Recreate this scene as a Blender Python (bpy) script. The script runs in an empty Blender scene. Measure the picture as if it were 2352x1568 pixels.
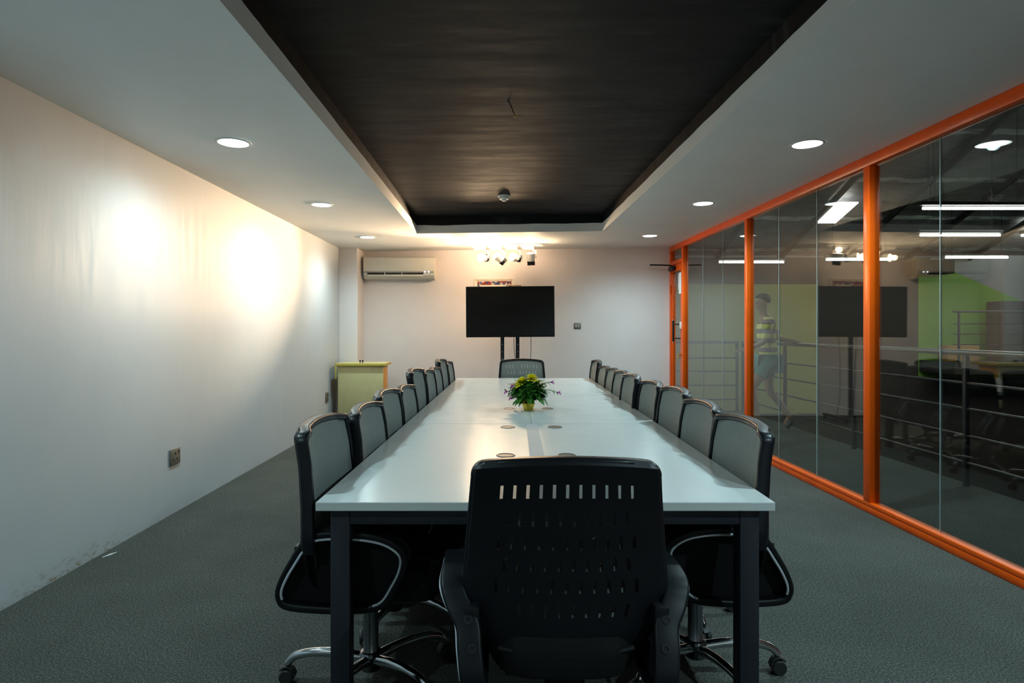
import bpy, bmesh, math, random
from mathutils import Vector, Matrix, noise as mnoise

random.seed(7)
SC = bpy.context.scene
COL = SC.collection
PI = math.pi

# ------------------------------------------------------------------ materials
MATS = {}

def nt(name):
    m = bpy.data.materials.new(name)
    m.use_nodes = True
    t = m.node_tree
    b = t.nodes['Principled BSDF']
    return m, t, b

def N(t, typ, **kw):
    n = t.nodes.new(typ)
    for k, v in kw.items():
        setattr(n, k, v)
    return n

def coords(t, scale=(1, 1, 1), kind='Object'):
    tc = N(t, 'ShaderNodeTexCoord')
    mp = N(t, 'ShaderNodeMapping')
    mp.inputs['Scale'].default_value = scale
    t.links.new(tc.outputs[kind], mp.inputs['Vector'])
    return mp.outputs['Vector']

def noise(t, vec, scale, detail=4, rough=0.6):
    n = N(t, 'ShaderNodeTexNoise')
    n.inputs['Scale'].default_value = scale
    n.inputs['Detail'].default_value = detail
    n.inputs['Roughness'].default_value = rough
    t.links.new(vec, n.inputs['Vector'])
    return n.outputs['Fac']

def ramp(t, fac, stops):
    r = N(t, 'ShaderNodeValToRGB')
    el = r.color_ramp.elements
    while len(el) < len(stops):
        el.new(0.5)
    for e, (p, c) in zip(el, stops):
        e.position = p
        e.color = (c[0], c[1], c[2], 1)
    t.links.new(fac, r.inputs['Fac'])
    return r.outputs['Color']

def maprange(t, fac, a, b, c, d):
    r = N(t, 'ShaderNodeMapRange')
    r.inputs[1].default_value = a
    r.inputs[2].default_value = b
    r.inputs[3].default_value = c
    r.inputs[4].default_value = d
    t.links.new(fac, r.inputs[0])
    return r.outputs[0]

def math_node(t, op, a, b):
    n = N(t, 'ShaderNodeMath', operation=op)
    for i, v in enumerate((a, b)):
        if isinstance(v, (int, float)):
            n.inputs[i].default_value = v
        else:
            t.links.new(v, n.inputs[i])
    return n.outputs[0]

def bump(t, b, h, strength=0.2, dist=0.002):
    n = N(t, 'ShaderNodeBump')
    n.inputs['Strength'].default_value = strength
    n.inputs['Distance'].default_value = dist
    t.links.new(h, n.inputs['Height'])
    t.links.new(n.outputs['Normal'], b.inputs['Normal'])

def simple(name, col, rough=0.5, metal=0.0, var=0.06, scale=30, spec=0.5, coat=0.0):
    """Principled surface with a slight procedural mottling of its colour."""
    if name in MATS:
        return MATS[name]
    m, t, b = nt(name)
    f = noise(t, coords(t), scale, 3)
    lo = [max(0, c * (1 - var)) for c in col]
    hi = [min(1, c * (1 + var)) for c in col]
    t.links.new(ramp(t, f, [(0.3, lo), (0.7, hi)]), b.inputs['Base Color'])
    b.inputs['Roughness'].default_value = rough
    b.inputs['Metallic'].default_value = metal
    b.inputs['Specular IOR Level'].default_value = spec
    b.inputs['Coat Weight'].default_value = coat
    MATS[name] = m
    return m

def emit(name, col, strength):
    m, t, b = nt(name)
    b.inputs['Base Color'].default_value = (*col, 1)
    b.inputs['Emission Color'].default_value = (*col, 1)
    b.inputs['Emission Strength'].default_value = strength
    MATS[name] = m
    return m

# glossy brushed paint of the left wall
def make_left_wall():
    m, t, b = nt('glossy_wall_paint')
    v = coords(t, (1, 4.5, 0.5))
    f = noise(t, v, 5.0, 6, 0.65)
    f2 = noise(t, coords(t), 1.2, 3)
    base = ramp(t, f2, [(0.3, (0.425, 0.46, 0.485)), (0.7, (0.455, 0.49, 0.515))])
    # peeled, damp plaster low on the wall
    sep = N(t, 'ShaderNodeSeparateXYZ')
    tc = N(t, 'ShaderNodeTexCoord')
    t.links.new(tc.outputs['Object'], sep.inputs[0])
    low = maprange(t, sep.outputs['Z'], 0.0, 0.11, 1.0, 0.0)
    ya = maprange(t, sep.outputs['Y'], 2.7, 3.05, 0.0, 1.0)
    yb = maprange(t, sep.outputs['Y'], 3.5, 3.9, 1.0, 0.0)
    pn = noise(t, coords(t, (1, 1, 2.6)), 16, 7, 0.75)
    pk = maprange(t, pn, 0.52, 0.60, 0.0, 1.0)
    msk = math_node(t, 'MULTIPLY', math_node(t, 'MULTIPLY', low, ya), math_node(t, 'MULTIPLY', yb, pk))
    mix = N(t, 'ShaderNodeMix', data_type='RGBA')
    t.links.new(msk, mix.inputs[0])
    t.links.new(base, mix.inputs[6])
    mix.inputs[7].default_value = (0.24, 0.19, 0.10, 1)
    # faint yellow damp patch
    yl = noise(t, coords(t, (1, 1.2, 0.9)), 3.1, 3)
    lowy = maprange(t, sep.outputs['Z'], 0.1, 0.5, 1.0, 0.0)
    yk = math_node(t, 'MULTIPLY', maprange(t, yl, 0.55, 0.7, 0.0, 0.25), math_node(t, 'MULTIPLY', lowy, math_node(t, 'MULTIPLY', ya, yb)))
    mix2 = N(t, 'ShaderNodeMix', data_type='RGBA')
    t.links.new(yk, mix2.inputs[0])
    t.links.new(mix.outputs[2], mix2.inputs[6])
    mix2.inputs[7].default_value = (0.55, 0.50, 0.30, 1)
    t.links.new(mix2.outputs[2], b.inputs['Base Color'])
    t.links.new(maprange(t, f, 0.3, 0.7, 0.36, 0.52), b.inputs['Roughness'])
    b.inputs['Specular IOR Level'].default_value = 0.24
    bump(t, b, f, 0.22, 0.004)
    return m

def make_matte_wall(name, col, rough=0.6):
    m, t, b = nt(name)
    f = noise(t, coords(t), 2.2, 4)
    t.links.new(ramp(t, f, [(0.3, [c * 0.965 for c in col]), (0.7, [min(1, c * 1.02) for c in col])]), b.inputs['Base Color'])
    b.inputs['Roughness'].default_value = rough
    bump(t, b, noise(t, coords(t), 60, 3), 0.08, 0.002)
    return m

def make_carpet():
    m, t, b = nt('speckled_carpet')
    v = coords(t)
    f = noise(t, v, 130, 4, 0.85)
    g = noise(t, v, 1.3, 4)
    c1 = ramp(t, f, [(0.32, (0.016, 0.017, 0.015)), (0.5, (0.064, 0.067, 0.060)), (0.70, (0.21, 0.22, 0.20))])
    mix = N(t, 'ShaderNodeMix', data_type='RGBA', blend_type='MULTIPLY')
    mix.inputs[0].default_value = 1.0
    t.links.new(c1, mix.inputs[6])
    t.links.new(ramp(t, g, [(0.35, (0.82, 0.82, 0.8)), (0.7, (1.1, 1.1, 1.08))]), mix.inputs[7])
    t.links.new(mix.outputs[2], b.inputs['Base Color'])
    b.inputs['Roughness'].default_value = 0.95
    b.inputs['Specular IOR Level'].default_value = 0.1
    bump(t, b, f, 0.7, 0.006)
    return m

def make_black_ceiling():
    m, t, b = nt('black_ceiling_paint')
    v = coords(t, (0.45, 2.2, 1))
    f = noise(t, v, 3.0, 6, 0.7)
    f2 = noise(t, coords(t, (0.8, 4.5, 1)), 2.3, 5, 0.6)
    scuff = ramp(t, f2, [(0.60, (0.0075, 0.0087, 0.0098)), (0.74, (0.028, 0.031, 0.034))])
    t.links.new(scuff, b.inputs['Base Color'])
    t.links.new(maprange(t, f, 0.3, 0.7, 0.50, 0.70), b.inputs['Roughness'])
    b.inputs['Specular IOR Level'].default_value = 0.14
    bump(t, b, f, 0.2, 0.004)
    return m

def make_glass():
    """Clear pane: mirror reflection by Fresnel over a slightly tinted see-through body."""
    m, t, b = nt('pane_glass')
    out = t.nodes['Material Output']
    t.nodes.remove(b)
    lw = N(t, 'ShaderNodeLayerWeight')
    lw.inputs['Blend'].default_value = 0.5
    p5 = math_node(t, 'POWER', lw.outputs['Facing'], 4.2)
    fr = math_node(t, 'ADD', math_node(t, 'MULTIPLY', p5, 0.94), 0.055)
    tr = N(t, 'ShaderNodeBsdfTransparent')
    tr.inputs['Color'].default_value = (0.88, 0.90, 0.885, 1)
    gl = N(t, 'ShaderNodeBsdfGlossy')
    gl.inputs['Roughness'].default_value = 0.0
    gl.inputs['Color'].default_value = (0.95, 0.97, 0.96, 1)
    f = noise(t, coords(t), 1.5, 2)
    bp = N(t, 'ShaderNodeBump')
    bp.inputs['Strength'].default_value = 0.01
    bp.inputs['Distance'].default_value = 0.002
    t.links.new(f, bp.inputs['Height'])
    t.links.new(bp.outputs['Normal'], gl.inputs['Normal'])
    mx = N(t, 'ShaderNodeMixShader')
    t.links.new(fr, mx.inputs[0])
    t.links.new(tr.outputs[0], mx.inputs[1])
    t.links.new(gl.outputs[0], mx.inputs[2])
    t.links.new(mx.outputs[0], out.inputs['Surface'])
    return m

def make_mesh_fabric():
    m, t, b = nt('woven_mesh_fabric')
    v = coords(t)
    sep = N(t, 'ShaderNodeSeparateXYZ')
    t.links.new(v, sep.inputs[0])
    sx = math_node(t, 'SINE', math_node(t, 'MULTIPLY', sep.outputs['X'], 1800.0), 0)
    sz = math_node(t, 'SINE', math_node(t, 'MULTIPLY', sep.outputs['Z'], 1500.0), 0)
    hole = math_node(t, 'GREATER_THAN', math_node(t, 'MULTIPLY', sx, sz), 0.28)
    f = noise(t, v, 400, 2)
    t.links.new(ramp(t, f, [(0.3, (0.255, 0.285, 0.265)), (0.7, (0.34, 0.37, 0.345))]), b.inputs['Base Color'])
    b.inputs['Roughness'].default_value = 0.75
    b.inputs['Sheen Weight'].default_value = 0.3
    al = math_node(t, 'SUBTRACT', 1.0, hole)
    t.links.new(al, b.inputs['Alpha'])
    return m

def make_shirt():
    m, t, b = nt('striped_shirt_fabric')
    v = coords(t)
    sep = N(t, 'ShaderNodeSeparateXYZ')
    t.links.new(v, sep.inputs[0])
    s = math_node(t, 'SINE', math_node(t, 'MULTIPLY', sep.outputs['Z'], 2 * PI / 0.118), 0)
    t.links.new(ramp(t, maprange(t, s, -0.12, 0.12, 0, 1), [(0.0, (0.21, 0.17, 0.19)), (1.0, (0.74, 0.72, 0.20))]), b.inputs['Base Color'])
    b.inputs['Roughness'].default_value = 0.85
    return m

def make_foil():
    m, t, b = nt('roof_insulation_foil')
    v = coords(t)
    f = noise(t, coords(t, (0.7, 1.6, 1)), 2.6, 7, 0.7)
    sep = N(t, 'ShaderNodeSeparateXYZ')
    t.links.new(v, sep.inputs[0])
    wob = math_node(t, 'MULTIPLY', noise(t, coords(t), 1.1, 3), 0.16)
    yy = math_node(t, 'ADD', sep.outputs['Y'], wob)
    fr = math_node(t, 'FRACT', math_node(t, 'MULTIPLY', yy, 0.80), 0)
    seam = math_node(t, 'LESS_THAN', fr, 0.10)
    torn = maprange(t, noise(t, coords(t, (1, 4, 1)), 3.4, 5), 0.34, 0.56, 0.0, 1.0)
    seam = math_node(t, 'MULTIPLY', seam, torn)
    mix = N(t, 'ShaderNodeMix', data_type='RGBA')
    t.links.new(seam, mix.inputs[0])
    t.links.new(ramp(t, f, [(0.35, (0.045, 0.048, 0.057)), (0.7, (0.17, 0.175, 0.20))]), mix.inputs[6])
    mix.inputs[7].default_value = (0.60, 0.65, 0.66, 1)
    t.links.new(mix.outputs[2], b.inputs['Base Color'])
    b.inputs['Roughness'].default_value = 0.38
    b.inputs['Metallic'].default_value = 0.35
    bump(t, b, f, 0.8, 0.05)
    return m

def make_woodgrain(name, c1, c2, rough=0.45, axis=(14, 14, 1.2)):
    m, t, b = nt(name)
    f = noise(t, coords(t, axis), 6, 6, 0.65)
    t.links.new(ramp(t, f, [(0.3, c1), (0.7, c2)]), b.inputs['Base Color'])
    b.inputs['Roughness'].default_value = rough
    return m

def make_laminate():
    m, t, b = nt('white_laminate')
    f = noise(t, coords(t), 1.6, 4)
    t.links.new(ramp(t, f, [(0.3, (0.68, 0.705, 0.69)), (0.7, (0.72, 0.74, 0.725))]), b.inputs['Base Color'])
    t.links.new(maprange(t, noise(t, coords(t), 8, 4), 0.3, 0.7, 0.19, 0.235), b.inputs['Roughness'])
    b.inputs['Specular IOR Level'].default_value = 0.42
    return m

def make_hanging():
    """Woven border in red, blue and white motifs."""
    m, t, b = nt('woven_border')
    v = coords(t, (1, 1, 1))
    vo = N(t, 'ShaderNodeTexVoronoi')
    vo.inputs['Scale'].default_value = 26
    t.links.new(v, vo.inputs['Vector'])
    r = N(t, 'ShaderNodeValToRGB')
    r.color_ramp.interpolation = 'CONSTANT'
    el = r.color_ramp.elements
    cols = [(0.16, 0.012, 0.012), (0.012, 0.015, 0.06), (0.40, 0.34, 0.28), (0.22, 0.03, 0.01), (0.04, 0.055, 0.14)]
    while len(el) < 5:
        el.new(0.5)
    for i, (e, c) in enumerate(zip(el, cols)):
        e.position = i * 0.2
        e.color = (*c, 1)
    sp = N(t, 'ShaderNodeSeparateColor')
    t.links.new(vo.outputs['Color'], sp.inputs[0])
    t.links.new(sp.outputs[0], r.inputs['Fac'])
    t.links.new(r.outputs['Color'], b.inputs['Base Color'])
    b.inputs['Roughness'].default_value = 0.8
    return m

def make_foliage():
    m, t, b = nt('leaf_green')
    f = noise(t, coords(t), 22, 4)
    t.links.new(ramp(t, f, [(0.3, (0.018, 0.07, 0.012)), (0.55, (0.05, 0.19, 0.02)), (0.75, (0.11, 0.32, 0.04))]), b.inputs['Base Color'])
    b.inputs['Roughness'].default_value = 0.4
    return m

M_LEFT = make_left_wall()
M_BACK = make_matte_wall('back_wall_paint', (0.74, 0.685, 0.67))
M_CEIL = make_matte_wall('soffit_paint', (0.82, 0.84, 0.825), 0.5)
M_BLACKC = make_black_ceiling()
M_CARPET = make_carpet()
M_GLASS = make_glass()
M_MESH = make_mesh_fabric()
M_LAM = make_laminate()
M_FOIL = make_foil()
M_SHIRT = make_shirt()
M_LEAF = make_foliage()
M_HANG = make_hanging()
M_ORANGE = simple('orange_enamel', (0.80, 0.098, 0.002), 0.30, 0, 0.08, 4, 0.38)
M_STEEL = simple('black_powder_coat', (0.019, 0.021, 0.029), 0.5, 0, 0.1, 50, 0.35)
M_PLAST = simple('black_plastic', (0.0045, 0.005, 0.0068), 0.45, 0, 0.1, 60, 0.28)
M_GLOSSP = simple('polished_black_plastic', (0.007, 0.008, 0.011), 0.30, 0, 0.1, 60, 0.3, 0.0)
M_SEAT = simple('black_seat_fabric', (0.004, 0.004, 0.0045), 0.85, 0, 0.2, 200, 0.3)
M_CHROME = simple('chrome', (0.62, 0.64, 0.66), 0.10, 1.0, 0.03, 20)
M_DCHROME = simple('dark_chrome', (0.22, 0.23, 0.25), 0.16, 1.0, 0.05, 20)
M_SILVER = simple('silver_piping', (0.62, 0.66, 0.70), 0.28, 0.35, 0.05, 60)
M_RUBBER = simple('caster_rubber', (0.012, 0.012, 0.012), 0.55)
M_WHITEP = simple('white_plastic', (0.70, 0.69, 0.66), 0.35, 0, 0.03, 10)
M_ACP = simple('aircon_plastic', (0.66, 0.64, 0.56), 0.4, 0, 0.03, 6)
M_GREYP = simple('grey_plastic', (0.30, 0.31, 0.31), 0.45)
M_SOCK = simple('brushed_socket_plate', (0.20, 0.185, 0.15), 0.4, 0.5, 0.1, 20)
M_DARK = simple('dark_void', (0.006, 0.006, 0.006), 0.8)
M_SCREEN = simple('screen_glass', (0.004, 0.0045, 0.005), 0.14, 0, 0.05, 3, 0.28)
M_WOOD = make_woodgrain('pale_oak_veneer', (0.47, 0.42, 0.20), (0.57, 0.52, 0.28))
M_WOODE = make_woodgrain('yellow_edge_band', (0.46, 0.36, 0.05), (0.58, 0.47, 0.09))
M_WOODO = make_woodgrain('orange_side_veneer', (0.55, 0.24, 0.015), (0.66, 0.30, 0.02))
M_TAPE = simple('pale_tape', (0.60, 0.55, 0.54), 0.6, 0, 0.04, 8)
M_GOLD = simple('gold_foil', (0.83, 0.60, 0.06), 0.25, 0.7, 0.25, 60)
M_YELLOW = simple('yellow_petals', (0.95, 0.82, 0.01), 0.5, 0, 0.12, 60)
M_PURPLE = simple('magenta_petals', (0.52, 0.03, 0.42), 0.5, 0, 0.2, 60)
M_PAPER = simple('white_paper', (0.78, 0.78, 0.78), 0.7, 0, 0.02)
M_BRASS = simple('brass', (0.62, 0.45, 0.12), 0.3, 0.9)
M_SKIN = simple('skin', (0.30, 0.165, 0.105), 0.5, 0, 0.06, 12)
M_HAIR = simple('dark_hair', (0.02, 0.015, 0.012), 0.6)
M_TEAL = simple('teal_fabric', (0.07, 0.23, 0.23), 0.85, 0, 0.08, 40)
M_SHOE = simple('dark_shoe', (0.02, 0.02, 0.022), 0.5)
M_GREEN = make_matte_wall('green_paint', (0.21, 0.47, 0.055))
M_YGREEN = make_matte_wall('olive_green_paint', (0.32, 0.36, 0.10))
M_HALLW = make_matte_wall('hall_wall_paint', (0.36, 0.39, 0.41))
M_HALLD = make_matte_wall('hall_brown_paint', (0.055, 0.048, 0.042))
M_RAIL = simple('grey_rail_paint', (0.04, 0.042, 0.045), 0.4, 0.2)
M_RAILT = simple('handrail_steel', (0.22, 0.23, 0.23), 0.35, 0.7)
M_LFLOOR = simple('lower_floor_screed', (0.02, 0.021, 0.02), 0.35, 0, 0.2, 1.5)
M_TAN = simple('tan_cardboard', (0.48, 0.27, 0.07), 0.8)
M_PURPD = simple('dark_plum_paint', (0.08, 0.06, 0.075), 0.6)
M_LED = emit('downlight_lens', (0.86, 1.0, 0.97), 22.0)
M_WARM = emit('warm_lamp_lens', (1.0, 0.80, 0.50), 40.0)
M_TUBE = emit('fluorescent_tube_glow', (0.96, 1.0, 0.93), 22.0)
M_SKYL = emit('skylight_sheet_glow', (1.0, 0.97, 0.86), 5.5)
M_INDIC = emit('indicator_glow', (0.85, 0.9, 1.0), 6.0)
M_JOINT = simple('glass_edge', (0.42, 0.50, 0.50), 0.25, 0, 0.1, 20)

# ------------------------------------------------------------------ geometry helpers
def new_bm():
    return bmesh.new()

def obj(name, bm, m, parent=None, smooth=35, loc=None):
    me = bpy.data.meshes.new(name)
    bmesh.ops.recalc_face_normals(bm, faces=bm.faces)
    bm.to_mesh(me)
    bm.free()
    mats = m if isinstance(m, (list, tuple)) else [m]
    for x in mats:
        me.materials.append(x)
    if smooth:
        for p in me.polygons:
            p.use_smooth = True
        me.set_sharp_from_angle(angle=math.radians(smooth))
    o = bpy.data.objects.new(name, me)
    COL.objects.link(o)
    if parent is not None:
        o.parent = parent
    if loc is not None:
        o.location = loc
    return o

def empty(name, loc=(0, 0, 0), rotz=0.0, parent=None):
    o = bpy.data.objects.new(name, None)
    o.empty_display_size = 0.1
    COL.objects.link(o)
    o.location = loc
    o.rotation_euler = (0, 0, rotz)
    if parent is not None:
        o.parent = parent
    return o

def tag(o, label, cat, group=None):
    o['label'] = label
    o['category'] = cat
    if group:
        o['group'] = group
    return o

def struct(o):
    o['kind'] = 'structure'
    return o

def lab(o, label):
    o['label'] = label
    return o

def copy_tree(o, parent=None):
    c = o.copy()
    COL.objects.link(c)
    if parent is not None:
        c.parent = parent
        c.matrix_parent_inverse = o.matrix_parent_inverse.copy()
    for ch in o.children:
        copy_tree(ch, c)
    return c

def box(bm, x0, x1, y0, y1, z0, z1, bev=0.0, seg=2, mi=0):
    r = bmesh.ops.create_cube(bm, size=1.0)
    vs = r['verts']
    for v in vs:
        v.co = Vector((x0 + (v.co.x + 0.5) * (x1 - x0), y0 + (v.co.y + 0.5) * (y1 - y0), z0 + (v.co.z + 0.5) * (z1 - z0)))
    fs = {f for v in vs for f in v.link_faces}
    for f in fs:
        f.material_index = mi
    if bev > 0:
        es = list({e for v in vs for e in v.link_edges})
        rb = bmesh.ops.bevel(bm, geom=es, offset=bev, segments=seg, affect='EDGES', profile=0.5)
        for f in rb['faces']:
            f.material_index = mi

def quad(bm, pts, mi=0):
    f = bm.faces.new([bm.verts.new(p) for p in pts])
    f.material_index = mi
    return f

def lathe(bm, prof, center=(0, 0, 0), axis='Z', seg=32, mi=0, rot=None):
    """prof: (radius, height) pairs from one end to the other, closed on the axis."""
    rings = []
    c = Vector(center)
    for r, h in prof:
        ring = []
        for i in range(seg):
            a = 2 * PI * i / seg
            p = Vector((r * math.cos(a), r * math.sin(a), h))
            if rot is not None:
                p = rot @ p
            ring.append(bm.verts.new(c + p))
        rings.append(ring)
    for a, b in zip(rings, rings[1:]):
        for i in range(seg):
            f = bm.faces.new((a[i], a[(i + 1) % seg], b[(i + 1) % seg], b[i]))
            f.material_index = mi
    for ring in (rings[0], rings[-1]):
        f = bm.faces.new(ring)
        f.material_index = mi

def rot_to(d):
    return Vector((0, 0, 1)).rotation_difference(Vector(d).normalized()).to_matrix()

def tube(bm, pts, r, seg=12, closed=False, mi=0):
    pts = [Vector(p) for p in pts]
    n = len(pts)
    rs = r if isinstance(r, (list, tuple)) else [r] * n
    rings = []
    ref = None
    for i, p in enumerate(pts):
        if closed:
            tn = (pts[(i + 1) % n] - pts[i - 1]).normalized()
        else:
            tn = (pts[min(i + 1, n - 1)] - pts[max(i - 1, 0)]).normalized()
        if ref is None:
            ref = tn.orthogonal().normalized()
        ref = (ref - tn * ref.dot(tn)).normalized()
        bi = tn.cross(ref)
        rings.append([bm.verts.new(p + (ref * math.cos(2 * PI * k / seg) + bi * math.sin(2 * PI * k / seg)) * rs[i]) for k in range(seg)])
    m = n if closed else n - 1
    for i in range(m):
        a, b = rings[i], rings[(i + 1) % n]
        for k in range(seg):
            f = bm.faces.new((a[k], a[(k + 1) % seg], b[(k + 1) % seg], b[k]))
            f.material_index = mi
    if not closed:
        for ring in (rings[0], rings[-1]):
            bm.faces.new(ring).material_index = mi

def sweep(bm, pts, prof, side, closed=False, mi=0):
    """Sweep a closed 2-D profile (a along side(i), b along tangent x side) through pts."""
    pts = [Vector(p) for p in pts]
    n = len(pts)
    rings = []
    for i, p in enumerate(pts):
        if closed:
            tn = (pts[(i + 1) % n] - pts[i - 1]).normalized()
        else:
            tn = (pts[min(i + 1, n - 1)] - pts[max(i - 1, 0)]).normalized()
        s = Vector(side(i))
        s = (s - tn * s.dot(tn)).normalized()
        u = tn.cross(s)
        rings.append([bm.verts.new(p + s * a + u * b) for a, b in prof])
    k = len(prof)
    m = n if closed else n - 1
    for i in range(m):
        a, b = rings[i], rings[(i + 1) % n]
        for j in range(k):
            f = bm.faces.new((a[j], a[(j + 1) % k], b[(j + 1) % k], b[j]))
            f.material_index = mi
    if not closed:
        for ring in (rings[0], rings[-1]):
            bm.faces.new(ring).material_index = mi

def rrect(w, h, r, n=3):
    out = []
    for cx, cy, a0 in ((w / 2 - r, h / 2 - r, 0), (-w / 2 + r, h / 2 - r, PI / 2), (-w / 2 + r, -h / 2 + r, PI), (w / 2 - r, -h / 2 + r, 1.5 * PI)):
        for i in range(n + 1):
            a = a0 + PI / 2 * i / n
            out.append((cx + r * math.cos(a), cy + r * math.sin(a)))
    return out

def spline(pts, sub=6, closed=False):
    pts = [Vector(p) for p in pts]
    n = len(pts)
    out = []
    rng = n if closed else n - 1
    for i in range(rng):
        if closed:
            p0, p1, p2, p3 = pts[i - 1], pts[i], pts[(i + 1) % n], pts[(i + 2) % n]
        else:
            p0, p1, p2, p3 = pts[max(i - 1, 0)], pts[i], pts[i + 1], pts[min(i + 2, n - 1)]
        for k in range(sub):
            t = k / sub
            out.append(0.5 * ((2 * p1) + (p2 - p0) * t + (2 * p0 - 5 * p1 + 4 * p2 - p3) * t * t + (3 * p1 - p0 - 3 * p2 + p3) * t ** 3))
    if not closed:
        out.append(pts[-1])
    return out

def lerp_table(tab, x):
    for (x0, y0), (x1, y1) in zip(tab, tab[1:]):
        if x <= x1:
            k = max(0.0, min(1.0, (x - x0) / (x1 - x0)))
            k = k * k * (3 - 2 * k) * 0.4 + k * 0.6
            return y0 + (y1 - y0) * k
    return tab[-1][1]

# ------------------------------------------------------------------ the room
XL, XR, YB, YF = -2.254, 2.597, 9.15, -1.6
HC = 1.275
def zc(x, y):
    return 2.43 + 0.0134 * (x - XL) + 0.0045 * (y - 2.7)

WALK = 3.93     # outer edge of the walkway beyond the glass
bm = new_bm()
box(bm, XL - 0.12, WALK, YF - 0.12, 9.72, -0.22, 0.0)
struct(obj('floor', bm, M_CARPET, smooth=0))

bm = new_bm()
box(bm, XL - 0.12, XL, YF - 0.12, YB + 0.15, 0.0, 2.75)
struct(obj('wall_left', bm, M_LEFT, smooth=0))
bm = new_bm()
box(bm, XL, XR + 0.075, YB, YB + 0.12, 0.0, 2.75)
struct(obj('wall_back', bm, M_BACK, smooth=0))
bm = new_bm()
box(bm, XL, XR + 0.075, YF - 0.12, YF, 0.0, 2.75)
struct(obj('wall_front', bm, M_BACK, smooth=0))
# boxed column in the far left corner
bm = new_bm()
box(bm, XL, -1.99, 8.72, YB, 0.0, zc(-2.1, 8.9), 0.004, 1)
struct(obj('wall_column', bm, M_BACK, smooth=0))

# soffit ring with its pale edge round the black recess
TX0, TX1, TY0, TY1 = -0.98, 1.305, 0.5, 7.5
bm = new_bm()
xs, ys = [XL, TX0, TX1, XR + 0.075], [YF, TY0, TY1, YB]
for i in range(3):
    for j in range(3):
        if i == 1 and j == 1:
            continue
        quad(bm, [(x, y, zc(x, y)) for x, y in ((xs[i], ys[j]), (xs[i + 1], ys[j]), (xs[i + 1], ys[j + 1]), (xs[i], ys[j + 1]))])
bmesh.ops.remove_doubles(bm, verts=bm.verts, dist=0.0005)
def edge_strip(p, q, n):
    prev = None
    for k in range(n + 1):
        x = p[0] + (q[0] - p[0]) * k / n
        y = p[1] + (q[1] - p[1]) * k / n
        w = 0.10 + 0.007 * mnoise.noise(Vector((x * 2.3, y * 2.3, 1.7))) + 0.003 * mnoise.noise(Vector((x * 9, y * 9, 4)))
        cur = (bm.verts.new((x, y, zc(x, y))), bm.verts.new((x, y, zc(x, y) + w)))
        if prev:
            bm.faces.new((prev[0], cur[0], cur[1], prev[1]))
        prev = cur
edge_strip((TX0, TY0), (TX0, TY1), 90)
edge_strip((TX1, TY0), (TX1, TY1), 90)
edge_strip((TX0, TY1), (TX1, TY1), 40)
edge_strip((TX0, TY0), (TX1, TY0), 10)
struct(obj('ceiling', bm, M_CEIL, smooth=0))

bm = new_bm()
e = 0.006
c4 = [(TX0 - e, TY0 - e), (TX1 + e, TY0 - e), (TX1 + e, TY1 + e), (TX0 - e, TY1 + e)]
low = [bm.verts.new((x, y, zc(x, y) + 0.02)) for x, y in c4]
top = [bm.verts.new((x, y, zc(x, y) + 0.20)) for x, y in c4]
bm.faces.new(top)
for i in range(4):
    bm.faces.new((low[i], low[(i + 1) % 4], top[(i + 1) % 4], top[i]))
struct(obj('ceiling_recess', bm, M_BLACKC, smooth=0))

# ---- orange glazed partition
FW = 0.075
def beam(y0, y1, zf, h, x0=XR, x1=XR + FW, bev=0.004):
    b = new_bm()
    r = bmesh.ops.create_cube(b, size=1.0)
    for v in r['verts']:
        y = y0 if v.co.y < 0 else y1
        x = x0 if v.co.x < 0 else x1
        v.co = Vector((x, y, zf(x, y) + (0 if v.co.z < 0 else h)))
    bmesh.ops.bevel(b, geom=b.edges[:], offset=bev, segments=2, affect='EDGES', profile=0.5)
    return b
hd = lambda x, y: zc(XR, y) - FW
struct(obj('trim_1', beam(YF, YB, hd, FW - 0.001), M_ORANGE))
b = beam(YF, 8.49, lambda x, y: 0.0, 0.045)
r = beam(YF, 8.49, lambda x, y: 0.0455, 0.0305, XR + 0.001)
me_tmp = bpy.data.meshes.new('tmp')
r.to_mesh(me_tmp)
b.from_mesh(me_tmp)
r.free()
bpy.data.meshes.remove(me_tmp)
struct(obj('trim_2', b, M_ORANGE))
posts = [(4.243, 4.318), (6.32, 6.39), (8.485, 8.555), (1.35, 1.42)]
for i, (a, c) in enumerate(posts):
    z0 = 0.0 if i == 2 else 0.0755
    zt = lambda x, y: zc(XR, y) - FW
    b = new_bm()
    box(b, XR + 0.001, XR + FW - 0.001, a, c, z0, zc(XR, (a + c) / 2) - FW - 0.0005, 0.004, 2)
    struct(obj('trim_%d' % (i + 3), b, M_ORANGE))
b = new_bm()
box(b, XR + 0.001, XR + FW - 0.001, YB - 0.06, YB - 0.0005, 0.0, zc(XR, YB) - FW - 0.0005, 0.004, 2)
struct(obj('trim_7', b, M_ORANGE))

GX0, GX1 = XR + 0.036, XR + 0.044
bays = [(YF, 1.35, [0.62, -0.1, -0.85]), (1.42, 4.243, [2.30, 2.95, 3.617]), (4.318, 6.32, [5.01, 5.68]), (6.39, 8.485, [7.09, 7.77])]
for i, (a, c, joints) in enumerate(bays):
    b = new_bm()
    cuts = [a] + sorted(joints) + [c]
    for p, q in zip(cuts, cuts[1:]):
        box(b, GX0, GX1, p + (0.002 if p != a else -0.01), q - (0.002 if q != c else -0.01), 0.07, zc(XR, a) - FW + 0.01)
    w = struct(obj('window_%d' % (i + 1), b, M_GLASS, smooth=0))
    for jy in joints:
        b = new_bm()
        box(b, GX0 - 0.0005, GX1 + 0.0005, jy - 0.002, jy + 0.002, 0.08, zc(XR, jy) - FW - 0.002)
        obj('glass_joint', b, M_JOINT, w, 0)

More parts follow.
